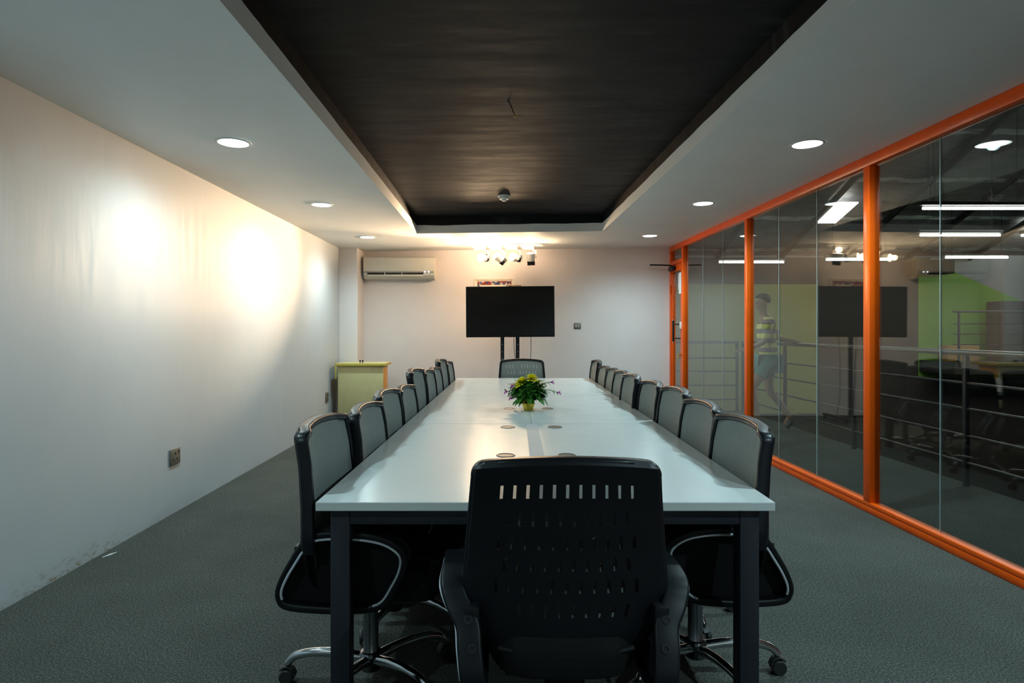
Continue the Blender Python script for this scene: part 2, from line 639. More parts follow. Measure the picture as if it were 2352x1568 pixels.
# ---- door in the partition, next to the back wall
DA, DB = 8.56, 9.085
DZ = 2.235
door = empty('door_1', (XR, (DA + DB) / 2, 0))
struct(door)
def dpart(name, bmx, m):
    o = obj(name, bmx, m, door)
    o.matrix_parent_inverse = Matrix.Translation((-XR, -(DA + DB) / 2, 0))
    return o
b = new_bm()
box(b, XR + 0.012, XR + 0.062, DA, DA + 0.075, 0.01, DZ, 0.003)
box(b, XR + 0.012, XR + 0.062, DB - 0.055, DB, 0.01, DZ, 0.003)
box(b, XR + 0.012, XR + 0.062, DA + 0.075, DB - 0.055, DZ - 0.10, DZ, 0.003)
box(b, XR + 0.012, XR + 0.062, DA + 0.075, DB - 0.055, 0.01, 0.10, 0.003)
leaf = dpart('door_leaf', b, M_ORANGE)
b = new_bm()
box(b, XR + 0.033, XR + 0.041, DA + 0.07, DB - 0.05, 0.095, DZ - 0.095)
dpart('glass_pane', b, M_GLASS)
b = new_bm()
box(b, XR + 0.033, XR + 0.041, 8.555, YB - 0.06, DZ + 0.06, zc(XR, 9) - FW + 0.005)
dpart('transom_pane', b, M_GLASS)
b = new_bm()
box(b, XR + 0.002, XR + FW - 0.002, 8.556, YB - 0.061, DZ + 0.005, DZ + 0.06, 0.003)
dpart('transom_rail', b, M_ORANGE)
b = new_bm()
hx, hy = XR - 0.055, DA + 0.20
tube(b, [(hx, hy, 1.115), (hx, hy, 1.42)], 0.014, 12)
for z in (1.165, 1.365):
    tube(b, [(hx, hy, z), (hx + 0.02, hy - 0.06, z), (XR + 0.03, DA + 0.05, z)], 0.009, 10)
hdl = dpart('handle', b, M_PLAST)
b = new_bm()
for z in (1.105, 1.42):
    lathe(b, [(0.0145, 0), (0.0145, 0.012)], (hx, hy, z), seg=14)
o = obj('end_cap', b, M_CHROME, hdl)
b = new_bm()
box(b, XR - 0.006, XR + 0.013, DA + 0.015, DA + 0.065, 1.30, 1.40, 0.003)
dpart('lock_box', b, M_WHITEP)
b = new_bm()
box(b, XR - 0.03, XR + 0.013, DA + 0.03, DA + 0.05, 0.92, 0.945, 0.003)
box(b, XR - 0.034, XR - 0.028, DA + 0.035, DA + 0.07, 0.87, 0.945, 0.002)
box(b, XR - 0.036, XR - 0.03, DA + 0.075, DA + 0.10, 0.84, 0.90, 0.002)
dpart('key_bunch', b, M_BRASS)
b = new_bm()
box(b, XR - 0.05, XR + 0.013, DB - 0.24, DB - 0.04, 2.15, 2.215, 0.012)
clo = dpart('door_closer', b, M_PLAST)
b = new_bm()
tube(b, [(XR - 0.02, DB - 0.10, 2.235), (XR - 0.17, DB - 0.12, 2.238), (XR - 0.34, DB - 0.13, 2.24)], 0.011, 10)
obj('closer_arm', b, M_PLAST, clo)
b = new_bm()
lathe(b, [(0.02, 0), (0.02, 0.02)], (XR - 0.025, DB - 0.10, 2.214), seg=16)
obj('pivot', b, M_PLAST, clo)
for c in clo.children:
    c.matrix_parent_inverse = Matrix.Identity(4)
for z in (0.25, 1.83):
    b = new_bm()
    tube(b, [(XR - 0.004, YB - 0.065, z), (XR - 0.004, YB - 0.065, z + 0.12)], 0.011, 10)
    dpart('hinge', b, M_ORANGE)
# two papers taped to the door glass
for nm, y0, y1, z0, z1, lb in (('paper_notice', DA + 0.03, DA + 0.15, 1.80, 2.10, 'larger white paper taped to the glass door below its top rail'),
                               ('paper_notice', DA + 0.17, DA + 0.25, 1.87, 2.09, 'narrow white paper taped beside the larger one on the glass door')):
    b = new_bm()
    xx = XR + 0.009 if y0 < DA + 0.1 else XR + 0.0315
    box(b, xx, xx + 0.0012, y0, y1, z0, z1)
    tag(obj(nm, b, M_PAPER, smooth=0), lb, 'paper', 'papers taped to the glass door')

# ------------------------------------------------------------------ downlights
def make_downlight():
    root = empty('downlight')
    b = new_bm()
    pr = []
    seg = 40
    rings = []
    for r, h in ((0.088, 0.0), (0.090, -0.004), (0.098, -0.006), (0.106, -0.003), (0.107, 0.0)):
        rings.append([b.verts.new((r * math.cos(2 * PI * k / seg), r * math.sin(2 * PI * k / seg), h)) for k in range(seg)])
    for p, q in zip(rings, rings[1:]):
        for k in range(seg):
            b.faces.new((p[k], p[(k + 1) % seg], q[(k + 1) % seg], q[k]))
    obj('trim_ring', b, M_WHITEP, root)
    b = new_bm()
    lathe(b, [(0.0885, 0.0), (0.0885, -0.0015), (0.07, -0.003)], seg=40)
    obj('lens', b, M_LED, root)
    return root

def lamp(name, typ, loc, energy, color, rot=(0, 0, 0), **kw):
    l = bpy.data.lights.new(name, typ)
    l.energy = energy
    l.color = color
    for k, v in kw.items():
        setattr(l, k, v)
    o = bpy.data.objects.new(name, l)
    COL.objects.link(o)
    o.location = loc
    o.rotation_euler = rot
    return o

DL_E = 84.0
DL_C = (0.62, 0.92, 1.0)
dls = [(-1.635, 3.79, 'left', 'nearest of the three'), (-1.633, 5.70, 'left', 'middle of the three'), (-1.637, 7.74, 'left', 'farthest of the three, by the air conditioner'),
       (2.03, 3.98, 'right', 'nearest of the three'), (1.995, 5.88, 'right', 'middle of the three'), (2.0, 7.94, 'right', 'farthest of the three, near the glass door')]
proto_dl = make_downlight()
for i, (x, y, side, which) in enumerate(dls):
    d = proto_dl if i == 0 else copy_tree(proto_dl)
    d.location = (x, y, zc(x, y) - 0.0005)
    tag(d, 'round lit ceiling downlight on the %s, %s' % (side, which), 'ceiling light', 'round downlights in the ceiling')
    e_ = DL_E * ((0.60, 0.66, 0.62)[i] if side == 'left' else 0.95)
    lamp('downlight_lamp', 'SPOT', (x, y, zc(x, y) - 0.012), e_, DL_C, spot_size=math.radians(158), spot_blend=1.0, shadow_soft_size=0.03)
# the same row goes on above and behind the camera
for x in (-1.635, 2.03):
    for y in (1.88, -0.05):
        lamp('downlight_lamp', 'SPOT', (x, y, zc(x, y) - 0.012), DL_E * ((0.55 if y > 1 else 0.6) if x < 0 else (0.9 if y > 1 else 1.5)), DL_C, spot_size=math.radians(158), spot_blend=1.0, shadow_soft_size=0.03)

# ------------------------------------------------------------------ track light on the ceiling
TRY = 8.56
track = empty('track_light_rail', (0.06, TRY, zc(0.06, TRY)))
b = new_bm()
box(b, -0.52, 0.56, -0.018, 0.018, -0.022, -0.001, 0.003)
obj('rail', b, M_WHITEP, track)
b = new_bm()
box(b, 0.50, 0.60, -0.02, 0.02, -0.03, -0.001, 0.004)
obj('end_feed', b, M_WHITEP, track)
tag(track, 'thin white ceiling track that carries four warm spotlights', 'track')

def make_spot(name, dirv):
    """origin at the adapter under the rail; the can hangs on an arm and points along dirv."""
    root = empty(name)
    b = new_bm()
    pr = [(-0.10, 0.0), (0.085, 0.0), (0.085, -0.05), (-0.07, -0.05), (-0.10, -0.02)]
    f1 = [b.verts.new((x, -0.016, z)) for x, z in pr]
    f2 = [b.verts.new((x, 0.016, z)) for x, z in pr]
    b.faces.new(f1)
    b.faces.new(f2)
    for k in range(5):
        b.faces.new((f1[k], f1[(k + 1) % 5], f2[(k + 1) % 5], f2[k]))
    obj('adapter', b, M_WHITEP, root)
    c = Vector((0.045, -0.01, -0.165))
    d = Vector(dirv).normalized()
    b = new_bm()
    pts = spline([(0.065, 0, -0.045), (0.085, 0, -0.07), (0.112, 0, -0.08), (0.12, 0, -0.11), (0.118, -0.005, -0.17)], 4)
    sweep(b, pts, rrect(0.03, 0.022, 0.006, 2), lambda i: (0, 1, 0))
    obj('arm', b, M_WHITEP, root)
    R = rot_to(d)
    b = new_bm()
    lathe(b, [(0.040, -0.06), (0.048, -0.055), (0.055, -0.02), (0.061, 0.045), (0.062, 0.05), (0.057, 0.052)], c, seg=28, rot=R)
    obj('lamp_head', b, M_WHITEP, root)
    b = new_bm()
    lathe(b, [(0.056, 0.050), (0.056, 0.054), (0.035, 0.060), (0.012, 0.062)], c, seg=28, rot=R)
    obj('lens', b, M_WARM, root)
    b = new_bm()
    lathe(b, [(0.03, -0.11), (0.036, -0.105), (0.036, -0.055)], c, seg=20, rot=R)
    for k in range(14):
        a = 2 * PI * k / 14
        ax = Matrix.Rotation(a, 3, 'Z')
        pts8 = []
        for (rr, hh) in ((0.03, -0.055), (0.054, -0.06), (0.054, -0.115), (0.03, -0.108)):
            for s in (-0.002, 0.002):
                pts8.append(c + R @ (ax @ Vector((rr, s, hh))))
        vv = [b.verts.new(p) for p in pts8]
        for q in ((0, 2, 4, 6), (1, 3, 5, 7), (0, 1, 3, 2), (2, 3, 5, 4), (4, 5, 7, 6), (6, 7, 1, 0)):
            b.faces.new([vv[i] for i in q])
    obj('heat_sink', b, M_PLAST, root)
    return root, c + d * 0.075, d

# four heads aimed up the room and at the ceiling
heads = [(-0.10, (-1.0, -1.48, -0.15), 'leftmost of the four'), (0.125, (-0.75, -0.50, 0.62), 'second from the left'),
         (0.345, (-1.0, -1.0, 0.10), 'third from the left'), (0.575, (-0.05, -0.22, 0.95), 'rightmost, tipped up to the ceiling')]
for i, (hx, dv, which) in enumerate(heads):
    root, tip, d = make_spot('track_spotlight', dv)
    hxx = hx - 0.135
    root.location = (hxx, TRY, zc(hxx, TRY) - 0.0225)
    tag(root, 'warm white track spotlight above the television, %s' % which, 'spotlight', 'four spotlights on the ceiling track')
    L = lamp('spotlight_lamp', 'SPOT', Vector(root.location) + tip, (420.0, 330.0, 45.0, 230.0)[i], (1.0, 0.69, 0.42), spot_size=math.radians((46, 120, 80, 150)[i]), spot_blend=0.8, shadow_soft_size=0.035)
    L.rotation_euler = d.to_track_quat('-Z', 'Y').to_euler()
    # the frosted lens bulges from the can and also glows sideways
    lamp('bulb_lamp', 'POINT', Vector(root.location) + tip + d * 0.03, 10.5, (1.0, 0.67, 0.40), shadow_soft_size=0.04)

# ------------------------------------------------------------------ small ceiling things
sx, sy = 0.08, 6.33
sm = empty('smoke_detector', (sx, sy, zc(sx, sy) + 0.20))
b = new_bm()
lathe(b, [(0.066, 0.0), (0.066, -0.012), (0.060, -0.016)], seg=32)
obj('mounting_plate', b, M_WHITEP, sm)
b = new_bm()
lathe(b, [(0.056, -0.015), (0.055, -0.032), (0.044, -0.042), (0.026, -0.044), (0.024, -0.056), (0.012, -0.06)], seg=32)
obj('detector_body', b, M_WHITEP, sm)
tag(sm, 'white round smoke detector on the black recessed ceiling', 'smoke detector')
wx, wy = 0.08, 3.70
hw = empty('hanging_wire', (wx, wy, zc(wx, wy) + 0.20))
b = new_bm()
tube(b, spline([(-0.012, 0, 0.0), (0.0, 0, -0.006), (0.010, 0, -0.03), (0.028, 0, -0.075)], 4), 0.0032, 8)
obj('wire', b, M_PLAST, hw)
b = new_bm()
tube(b, [(0.028, 0, -0.075), (0.040, 0, -0.096)], 0.0035, 8)
tube(b, [(0.028, 0, -0.075), (0.030, 0, -0.096)], 0.003, 8)
obj('bare_ends', b, M_BRASS, hw)
tag(hw, 'short black wire with brassy ends hanging from the black ceiling', 'wire')

# ------------------------------------------------------------------ conference table
TA = -math.atan2(0.151, 4.88)
table = empty('conference_table', (0.150, 1.863, 0), 0)
def sx_(s):
    return 0.0309 * s
tag(table, 'long white-topped meeting table on black steel legs, running up the room', 'table')
TL = 4.883
def hw_at(s):
    return 0.703 + (0.731 - 0.703) * s / TL
cuts = [0.0, 1.572, 3.075, TL]
for a, c in zip(cuts, cuts[1:]):
    for sg in (-1, 1):
        b = new_bm()
        y0 = a + (0.002 if a > 0 else 0)
        y1 = c - (0.002 if c < TL else 0)
        q = [(sx_(y0) + sg * 0.0006, y0), (sx_(y0) + sg * hw_at(y0), y0), (sx_(y1) + sg * hw_at(y1), y1), (sx_(y1) + sg * 0.0006, y1)]
        lo = [b.verts.new((x, y, 0.7235)) for x, y in q]
        hi = [b.verts.new((x, y, 0.75)) for x, y in q]
        b.faces.new(lo)
        b.faces.new(hi)
        for k in range(4):
            b.faces.new((lo[k], lo[(k + 1) % 4], hi[(k + 1) % 4], hi[k]))
        bmesh.ops.bevel(b, geom=b.edges[:], offset=0.0015, segments=2, affect='EDGES')
        obj('tabletop', b, M_LAM, table)
for s in (0.035, 1.545, 3.05, TL - 0.095):
    for sg in (-1, 1):
        xo = hw_at(s) - 0.035
        b = new_bm()
        box(b, sx_(s) + min(sg * xo, sg * (xo - 0.06)), sx_(s) + max(sg * xo, sg * (xo - 0.06)), s, s + 0.06, 0.0, 0.7225, 0.003)
        obj('leg', b, M_STEEL, table)
    b = new_bm()
    xo = hw_at(s) - 0.096
    box(b, sx_(s) - xo, sx_(s) + xo, s + 0.001, s + 0.041, 0.671, 0.7225, 0.002)
    obj('cross_beam', b, M_STEEL, table)
for sg in (-1, 1):
    b = new_bm()
    sweep(b, [(sx_(q) + sg * 0.636, q, 0.6985) for q in (0.096, TL - 0.096)], rrect(0.035, 0.046, 0.002, 1), lambda i: (1, 0, 0))
    obj('side_rail', b, M_STEEL, table)
for s in (0.70, 1.45, 2.245, 4.11):
    for sg in (-1, 1):
        b = new_bm()
        lathe(b, [(0.040, 0.7502), (0.040, 0.7522), (0.036, 0.7535), (0.033, 0.7530), (0.033, 0.7512)], (sx_(s) + sg * 0.128 - 0.004, s, 0), seg=36)
        obj('cable_grommet', b, simple('grommet_grey', (0.11, 0.125, 0.115), 0.4), table)
tp = new_bm()
prev = None
for k in range(25):
    s = 1.568 * k / 24
    w0 = 0.031 + 0.0012 * mnoise.noise(Vector((s * 7, 0, 0)))
    w1 = 0.031 + 0.0012 * mnoise.noise(Vector((s * 7, 5, 0)))
    cur = [tp.verts.new((sx_(s) + xq, s + 0.002, zq)) for xq, zq in ((-w0, 0.7503), (w1, 0.7503), (w1, 0.7508), (-w0, 0.7508))]
    if prev:
        for j in range(4):
            tp.faces.new((prev[j], prev[(j + 1) % 4], cur[(j + 1) % 4], cur[j]))
    else:
        tp.faces.new(cur)
    prev = cur
tp.faces.new(prev)
tape = obj('joint_tape', tp, M_TAPE, table)
lab(tape, 'pale pinkish tape over the lengthwise joint')

# ------------------------------------------------------------------ office chairs
BW = [(0.40, 0.175), (0.45, 0.205), (0.52, 0.240), (0.60, 0.265), (0.73, 0.254), (0.83, 0.245), (0.925, 0.237)]
BY = [(0.40, -0.165), (0.47, -0.190), (0.58, -0.192), (0.70, -0.196), (0.82, -0.206), (0.95, -0.228)]
Z0, Z1 = 0.475, 0.934
def back_pt(u, z, off=0.0):
    """point on the backrest: u in -1..1 across, z nominal height, off forward."""
    w = lerp_table(BW, min(z, 0.925))
    if z > 0.915 and abs(u) > 0.9:
        k = min(1.0, (z - 0.915) / 0.031)
        w *= 1 - 0.10 * (1 - math.sqrt(max(0.0, 1 - k * k)))
    x = u * w
    t = max(0.0, (z - 0.75) / (Z1 - 0.75))
    zz = z + 0.017 * t * (1 - u * u)
    y = lerp_table(BY, z) + 0.030 * u * u + off
    return Vector((x, y, zz))

def make_back_shell():
    b = new_bm()
    rows = [0.865, 0.798, 0.736, 0.679, 0.621, 0.557]
    hh = 0.0175
    zs = [0.405, 0.425, 0.445, 0.46, 0.49, 0.52]
    for r in reversed(rows):
        zs += [r - hh, r + hh]
    zs += [0.905, 0.918, 0.930, 0.940, 0.946]
    us = set([-1.045, -1.03, -1, 1, 1.03, 1.045, -0.9, 0.9])
    A, hu = 0.70, 0.0175
    c11 = [-A + 2 * A * k / 10 for k in range(11)]
    c10 = [-A + 2 * A * (k + 0.5) / 10 for k in range(10)]
    for c in c11 + c10:
        us.add(round(c - hu, 5))
        us.add(round(c + hu, 5))
    us = sorted(us)
    grid = [[b.verts.new(back_pt(u, z, 0.010 * max(0, abs(u) - 1.0) / 0.045 + 0.012 * max(0, z - 0.93) / 0.016)) for u in us] for z in zs]
    rowkey = {}
    for i, r in enumerate(rows):
        rowkey[zs.index(r - hh)] = c11 if i % 2 == 0 else c10
    for j in range(len(zs) - 1):
        cs = rowkey.get(j)
        for i in range(len(us) - 1):
            if cs:
                mid = (us[i] + us[i + 1]) / 2
                if min(abs(mid - c) for c in cs) < hu * 0.5:
                    continue
            b.faces.new((grid[j][i], grid[j][i + 1], grid[j + 1][i + 1], grid[j + 1][i]))
    bmesh.ops.recalc_face_normals(b, faces=b.faces)
    bmesh.ops.solidify(b, geom=b.faces[:], thickness=0.004)
    # folded lip along the lower edge
    pts = [back_pt(-0.86 + 1.72 * k / 16, 0.455, -0.006) - Vector((0, 0, 0.010 * (1 - (k / 8 - 1) ** 2))) for k in range(17)]
    tube(b, pts, 0.009, 8)
    return b

def outline(us0=0.40):
    left = [back_pt(-1, z) for z in (0.565, 0.58, 0.60, 0.63, 0.66, 0.72, 0.78, 0.84, 0.88, 0.905)]
    c = []
    R = 0.026
    p = back_pt(-1, 0.909)
    for k in range(7):
        a = PI / 2 * k / 6
        q = Vector((p.x + R * (1 - math.cos(a)), p.y, p.z + R * math.sin(a)))
        c.append(q)
    topl = []
    for k in range(1, 12):
        u = -0.86 + 1.72 * k / 12
        t = back_pt(u, Z1)
        topl.append(Vector((t.x, t.y, t.z)))
    right = [Vector((-q.x, q.y, q.z)) for q in reversed(left + c)]
    n1, n2 = len(left), len(left) + len(c) + len(topl) + len(c)
    return left + c + topl + right, n1, n2

def chair_meshes(arm_x):
    """list of (name, bmesh, material, upper?, children)."""
    out = []
    out.append(('backrest_shell', make_back_shell(), M_PLAST, True, []))
    b = new_bm()
    us = [-0.96 + 1.92 * k / 14 for k in range(15)]
    zs = [0.50 + (0.922 - 0.50) * k / 14 for k in range(15)]
    grid = [[b.verts.new(back_pt(u * (0.985 if z > 0.91 else 1), z, 0.036)) for u in us] for z in zs]
    for j in range(14):
        for i in range(14):
            b.faces.new((grid[j][i], grid[j][i + 1], grid[j + 1][i + 1], grid[j + 1][i]))
    out.append(('mesh_panel', b, M_MESH, True, []))
    pts, n1, n2 = outline()
    prof = rrect(0.024, 0.040, 0.008, 3)
    prof = [(a, c) for a, c in prof]
    fwd = lambda i: (0, 1, 0)
    prof_f = [(c_ + 0.025, a_) for a_, c_ in prof]
    for seg_ in (pts[:n1 + 1], pts[n2 - 1:]):
        b = new_bm()
        sweep(b, seg_, prof_f, fwd)
        out.append(('side_frame', b, M_GLOSSP, True, []))
    b = new_bm()
    prof_t = [(c_ * 1.03 + 0.025, a_ * 1.05) for a_, c_ in prof]
    sweep(b, [pts[n1 - 1] * 0.2 + pts[n1] * 0.8] + pts[n1:n2] + [pts[n2] * 0.2 + pts[n2 - 1] * 0.8], prof_t, fwd)
    out.append(('top_rail', b, M_GLOSSP, True, []))
    # seat cushion: rounded plan, waterfall front
    b = new_bm()
    layers = [(0.372, 0.86), (0.378, 0.93), (0.395, 0.98), (0.440, 1.0), (0.468, 1.0), (0.488, 0.97), (0.498, 0.88), (0.501, 0.6)]
    rings = []
    for z, k in layers:
        ring = []
        for i in range(40):
            a = 2 * PI * i / 40
            ca, sa = math.cos(a), math.sin(a)
            x = min(0.205, arm_x - 0.022) * k * math.copysign(abs(ca) ** 0.5, ca)
            y = 0.035 + 0.235 * k * math.copysign(abs(sa) ** 0.5, sa)
            dz = -0.022 * max(0, (y - 0.12) / 0.15) ** 2
            ring.append(b.verts.new((x, y, z + dz)))
        rings.append(ring)
    for p, q in zip(rings, rings[1:]):
        for i in range(40):
            b.faces.new((p[i], p[(i + 1) % 40], q[(i + 1) % 40], q[i]))
    b.faces.new(rings[0])
    b.faces.new(rings[-1])
    out.append(('seat', b, M_SEAT, True, []))
    b = new_bm()
    box(b, -0.16, 0.16, -0.13, 0.19, 0.356, 0.373, 0.006)
    box(b, -0.055, 0.055, -0.16, 0.11, 0.325, 0.358, 0.012)
    sweep(b, spline([(0, -0.14, 0.342), (0, -0.158, 0.352), (0, -0.162, 0.40), (0, -0.168, 0.47)], 4), rrect(0.09, 0.016, 0.005, 2), lambda i: (1, 0, 0))
    out.append(('seat_mechanism', b, M_PLAST, True, []))
    loop = [(-0.226, 0.378), (-0.245, 0.400), (-0.246, 0.432), (-0.226, 0.480), (-0.198, 0.528), (-0.168, 0.574), (-0.130, 0.612), (-0.02, 0.622), (0.095, 0.606),
            (0.158, 0.566), (0.163, 0.518), (0.135, 0.452), (0.085, 0.384), (-0.02, 0.366), (-0.15, 0.368)]
    for sg in (-1, 1):
        def ax(z, y):
            k = max(0.0, min(1.0, (z - 0.52) / 0.09))
            return sg * (arm_x + (0.046 if arm_x > 0.24 else 0.010) * k * k * (3 - 2 * k) - 0.02 * max(0.0, (0.52 - z) / 0.15))
        ctr = spline([(ax(z, y), y, z) for y, z in loop], 5, True)
        b = new_bm()
        sweep(b, ctr, rrect(0.064, 0.026, 0.009, 3), lambda i: (1, 0, 0.0), True)
        # boss that joins the loop to the backrest
        box(b, min(sg * (arm_x - 0.03), sg * (arm_x + 0.01)), max(sg * (arm_x - 0.03), sg * (arm_x + 0.01)), -0.200, -0.160, 0.515, 0.575, 0.008)
        kids = []
        p = new_bm()
        n = len(ctr)
        cy, cz = -0.04, 0.49
        pts2 = []
        for q in ctr[int(n * 1.0 / 15): int(n * 12.4 / 15)]:
            v = Vector((0, cy - q.y, cz - q.z)).normalized()
            pts2.append(q + v * 0.0115 + Vector((sg * 0.0325, 0, 0)))
        tube(p, pts2, 0.0042, 8)
        kids.append(('piping', p, M_SILVER))
        for fr_ in (3.0, 4.25):
            q = ctr[int(n * fr_ / 15)]
            q2 = ctr[int(n * fr_ / 15) + 1]
            tn = (q2 - q).normalized()
            nrm = Vector((0, -tn.z, tn.y))
            if nrm.y > 0:
                nrm = -nrm
            s = new_bm()
            lathe(s, [(0.0115, 0.0), (0.0115, 0.0035), (0.0065, 0.004), (0.005, 0.001)], q + nrm * 0.0127 - Vector((sg * 0.006, 0, 0)), rot=rot_to(nrm), seg=18)
            kids.append(('screw', s, M_DARK))
        wb_ = new_bm()
        for xo in (-0.004, 0.004):
            wb_.faces.new([wb_.verts.new((q.x - sg * 0.010 + xo, q.y, q.z)) for q in ctr])
        wl = list(wb_.verts)
        for k in range(n):
            wb_.faces.new((wl[k], wl[(k + 1) % n], wl[n + (k + 1) % n], wl[n + k]))
        kids.append(('arm_web', wb_, M_SEAT))
        out.append(('armrest', b, M_PLAST, True, kids))
    b = new_bm()
    lathe(b, [(0.030, 0.118), (0.027, 0.124), (0.0265, 0.29), (0.024, 0.292), (0.024, 0.335)], seg=28)
    out.append(('gas_column', b, M_DCHROME, False, []))
    b = new_bm()
    tube(b, spline([(0.05, -0.03, 0.345), (0.10, -0.035, 0.342), (0.125, -0.042, 0.325), (0.135, -0.048, 0.30)], 4), 0.006, 8)
    sweep(b, [(0.133, -0.046, 0.308), (0.137, -0.051, 0.292), (0.142, -0.058, 0.262), (0.144, -0.061, 0.248)], rrect(0.034, 0.010, 0.004, 2), lambda i: (0, 1, 0))
    out.append(('lever', b, M_PLAST, True, []))
    b = new_bm()
    lathe(b, [(0.012, 0.35), (0.014, 0.325), (0.034, 0.32), (0.036, 0.29), (0.030, 0.275), (0.015, 0.27)], (0, 0.085, 0), seg=24)
    out.append(('tension_knob', b, M_PLAST, True, []))
    b = new_bm()
    lathe(b, [(0.026, 0.055), (0.036, 0.06), (0.038, 0.10), (0.042, 0.112), (0.036, 0.122), (0.029, 0.124)], seg=30)
    out.append(('base_hub', b, M_DCHROME, False, []))
    for k in range(5):
        a = 2 * PI * k / 5 + math.radians(54)
        ca, sa = math.cos(a), math.sin(a)
        b = new_bm()
        pts = spline([(ca * r, sa * r, z) for r, z in ((0.03, 0.098), (0.12, 0.112), (0.21, 0.112), (0.275, 0.098), (0.305, 0.070))], 5)
        tube(b, pts, [0.019 - 0.006 * i / (len(pts) - 1) for i in range(len(pts))], 14)
        w = new_bm()
        cx, cy = ca * 0.305, sa * 0.305
        tdir = Vector((-sa, ca, 0))
        for s in (-1, 1):
            lathe(w, [(0.012, -0.009), (0.024, -0.009), (0.026, -0.006), (0.026, 0.006), (0.024, 0.009), (0.012, 0.009)], Vector((cx, cy, 0.0262)) + tdir * 0.013 * s, rot=rot_to(tdir), seg=22)
        tube(w, [(cx, cy, 0.026), (cx, cy, 0.075)], 0.008, 10)
        hood = spline([Vector((cx, cy, 0.03)) + Vector((ca, sa, 0)) * p + Vector((0, 0, q)) for p, q in ((-0.029, 0.0), (-0.018, 0.023), (0.004, 0.031), (0.024, 0.018))], 3)
        sweep(w, hood, rrect(0.030, 0.006, 0.002, 2), lambda i: tdir)
        out.append(('leg', b, M_CHROME, False, [('caster', w, M_RUBBER)]))
    return out

def make_chair(arm_x):
    root = empty('office_chair')
    for nm, b, m, upper, kids in chair_meshes(arm_x):
        o = obj(nm, b, m, root)
        o['upper'] = 1 if upper else 0
        for kn, kb, km in kids:
            obj(kn, kb, km, o)
    return root

chair_side = make_chair(0.216)
chair_head = make_chair(0.256)
used = {}
def place_chair(proto, x, y, rz, dz, label, group='mesh office chairs around the meeting table'):
    c = proto if proto not in used else copy_tree(proto)
    used[proto] = 1
    c.location = (x, y, 0)
    c.rotation_euler = (0, 0, rz)
    for ch in c.children:
        ch.location.z = dz if ch.get('upper') else 0.0
    tag(c, label, 'chair', group)
    return c
ORD = ['nearest', 'second', 'third', 'fourth', 'fifth', 'sixth', 'seventh', 'eighth', 'farthest']
LY = [(2.20, 0.0), (2.705, -0.012), (3.21, 0.0), (3.71, -0.022), (4.21, 0.05), (4.71, 0.01), (5.21, 0.0), (5.71, 0.047), (6.22, 0.0)]
RY = [(2.28, -0.012), (2.79, -0.008), (3.30, 0.006), (3.86, -0.006), (4.38, 0.0), (4.89, -0.01), (5.47, -0.024), (6.0, -0.035), (6.52, 0.0)]
def edge_x(y, sg):
    s = (y - 1.863)
    return 0.150 + 0.0309 * s + sg * hw_at(s)
jl = [-0.028, 0.01, -0.004, 0.006, -0.012, 0.004, 0.0, -0.008, 0.006]
for i, (y, dz) in enumerate(LY):
    x = edge_x(y, -1) + 0.120 + jl[i]
    which = 'nearest the camera' if i == 0 else ('farthest from the camera' if i == 8 else ORD[i] + ' from the camera')
    place_chair(chair_side, x, y, -PI / 2 + TA + 0.6 * (jl[i] if i else 0.0), dz, "black chair with grey mesh back on the table's left side, %s" % which)
for i, (y, dz) in enumerate(RY):
    x = edge_x(y, 1) - 0.120 + jl[(i * 4 + 2) % 9]
    which = 'nearest the camera' if i == 0 else ('farthest from the camera' if i == 8 else ORD[i] + ' from the camera')
    place_chair(chair_side, x, y, PI / 2 + TA + 0.5 * jl[(i + 3) % 9], dz, "black chair with grey mesh back on the table's right side, %s" % which)
place_chair(chair_head, 0.183, 1.775, 0.0, -0.014, 'black slotted back of the chair at the near end of the table, seen from behind')
place_chair(chair_head, 0.288, 6.72, PI, -0.005, 'black chair with slotted grey mesh back at the far end, under the television')

# ------------------------------------------------------------------ flowers on the table
fx, fy = 0.212, 4.03
fl = empty('flower_arrangement', (fx, fy, 0.75))
tag(fl, 'artificial yellow and magenta flowers in a small gold vase on the table', 'flowers')
b = new_bm()
lathe(b, [(0.028, 0.0), (0.031, 0.004), (0.036, 0.022), (0.045, 0.045), (0.042, 0.05), (0.032, 0.03)], seg=12)
for k in range(5):
    a = 2 * PI * k / 5 - PI / 2
    pts = [(0.035 * math.cos(a), 0.035 * math.sin(a), 0.03), (0.033 * math.cos(a), 0.033 * math.sin(a), 0.055), (0.022 * math.cos(a), 0.022 * math.sin(a), 0.085)]
    sweep(b, pts, rrect(0.024, 0.003, 0.001, 1), lambda i: (-math.sin(a), math.cos(a), 0))
obj('vase', b, M_GOLD, fl)
def leaf(b, base, d, L, W, droop=0.25, up=Vector((0, 0, 1))):
    d = d.normalized()
    side = d.cross(up)
    if side.length < 0.1:
        side = d.cross(Vector((1, 0, 0)))
    side.normalize()
    nrm = side.cross(d)
    rows = []
    for k in range(6):
        t = k / 5
        c = base + d * L * t - Vector((0, 0, 1)) * droop * L * t * t
        w = W * math.sin(PI * min(1, 0.06 + t * 0.94)) ** 0.75 * (1.0 if k < 5 else 0.05)
        rows.append([b.verts.new(c - side * w / 2 + nrm * w * 0.12), b.verts.new(c), b.verts.new(c + side * w / 2 + nrm * w * 0.12)])
    for p, q in zip(rows, rows[1:]):
        for j in range(2):
            b.faces.new((p[j], p[j + 1], q[j + 1], q[j]))
b = new_bm()
rnd = random.Random(3)
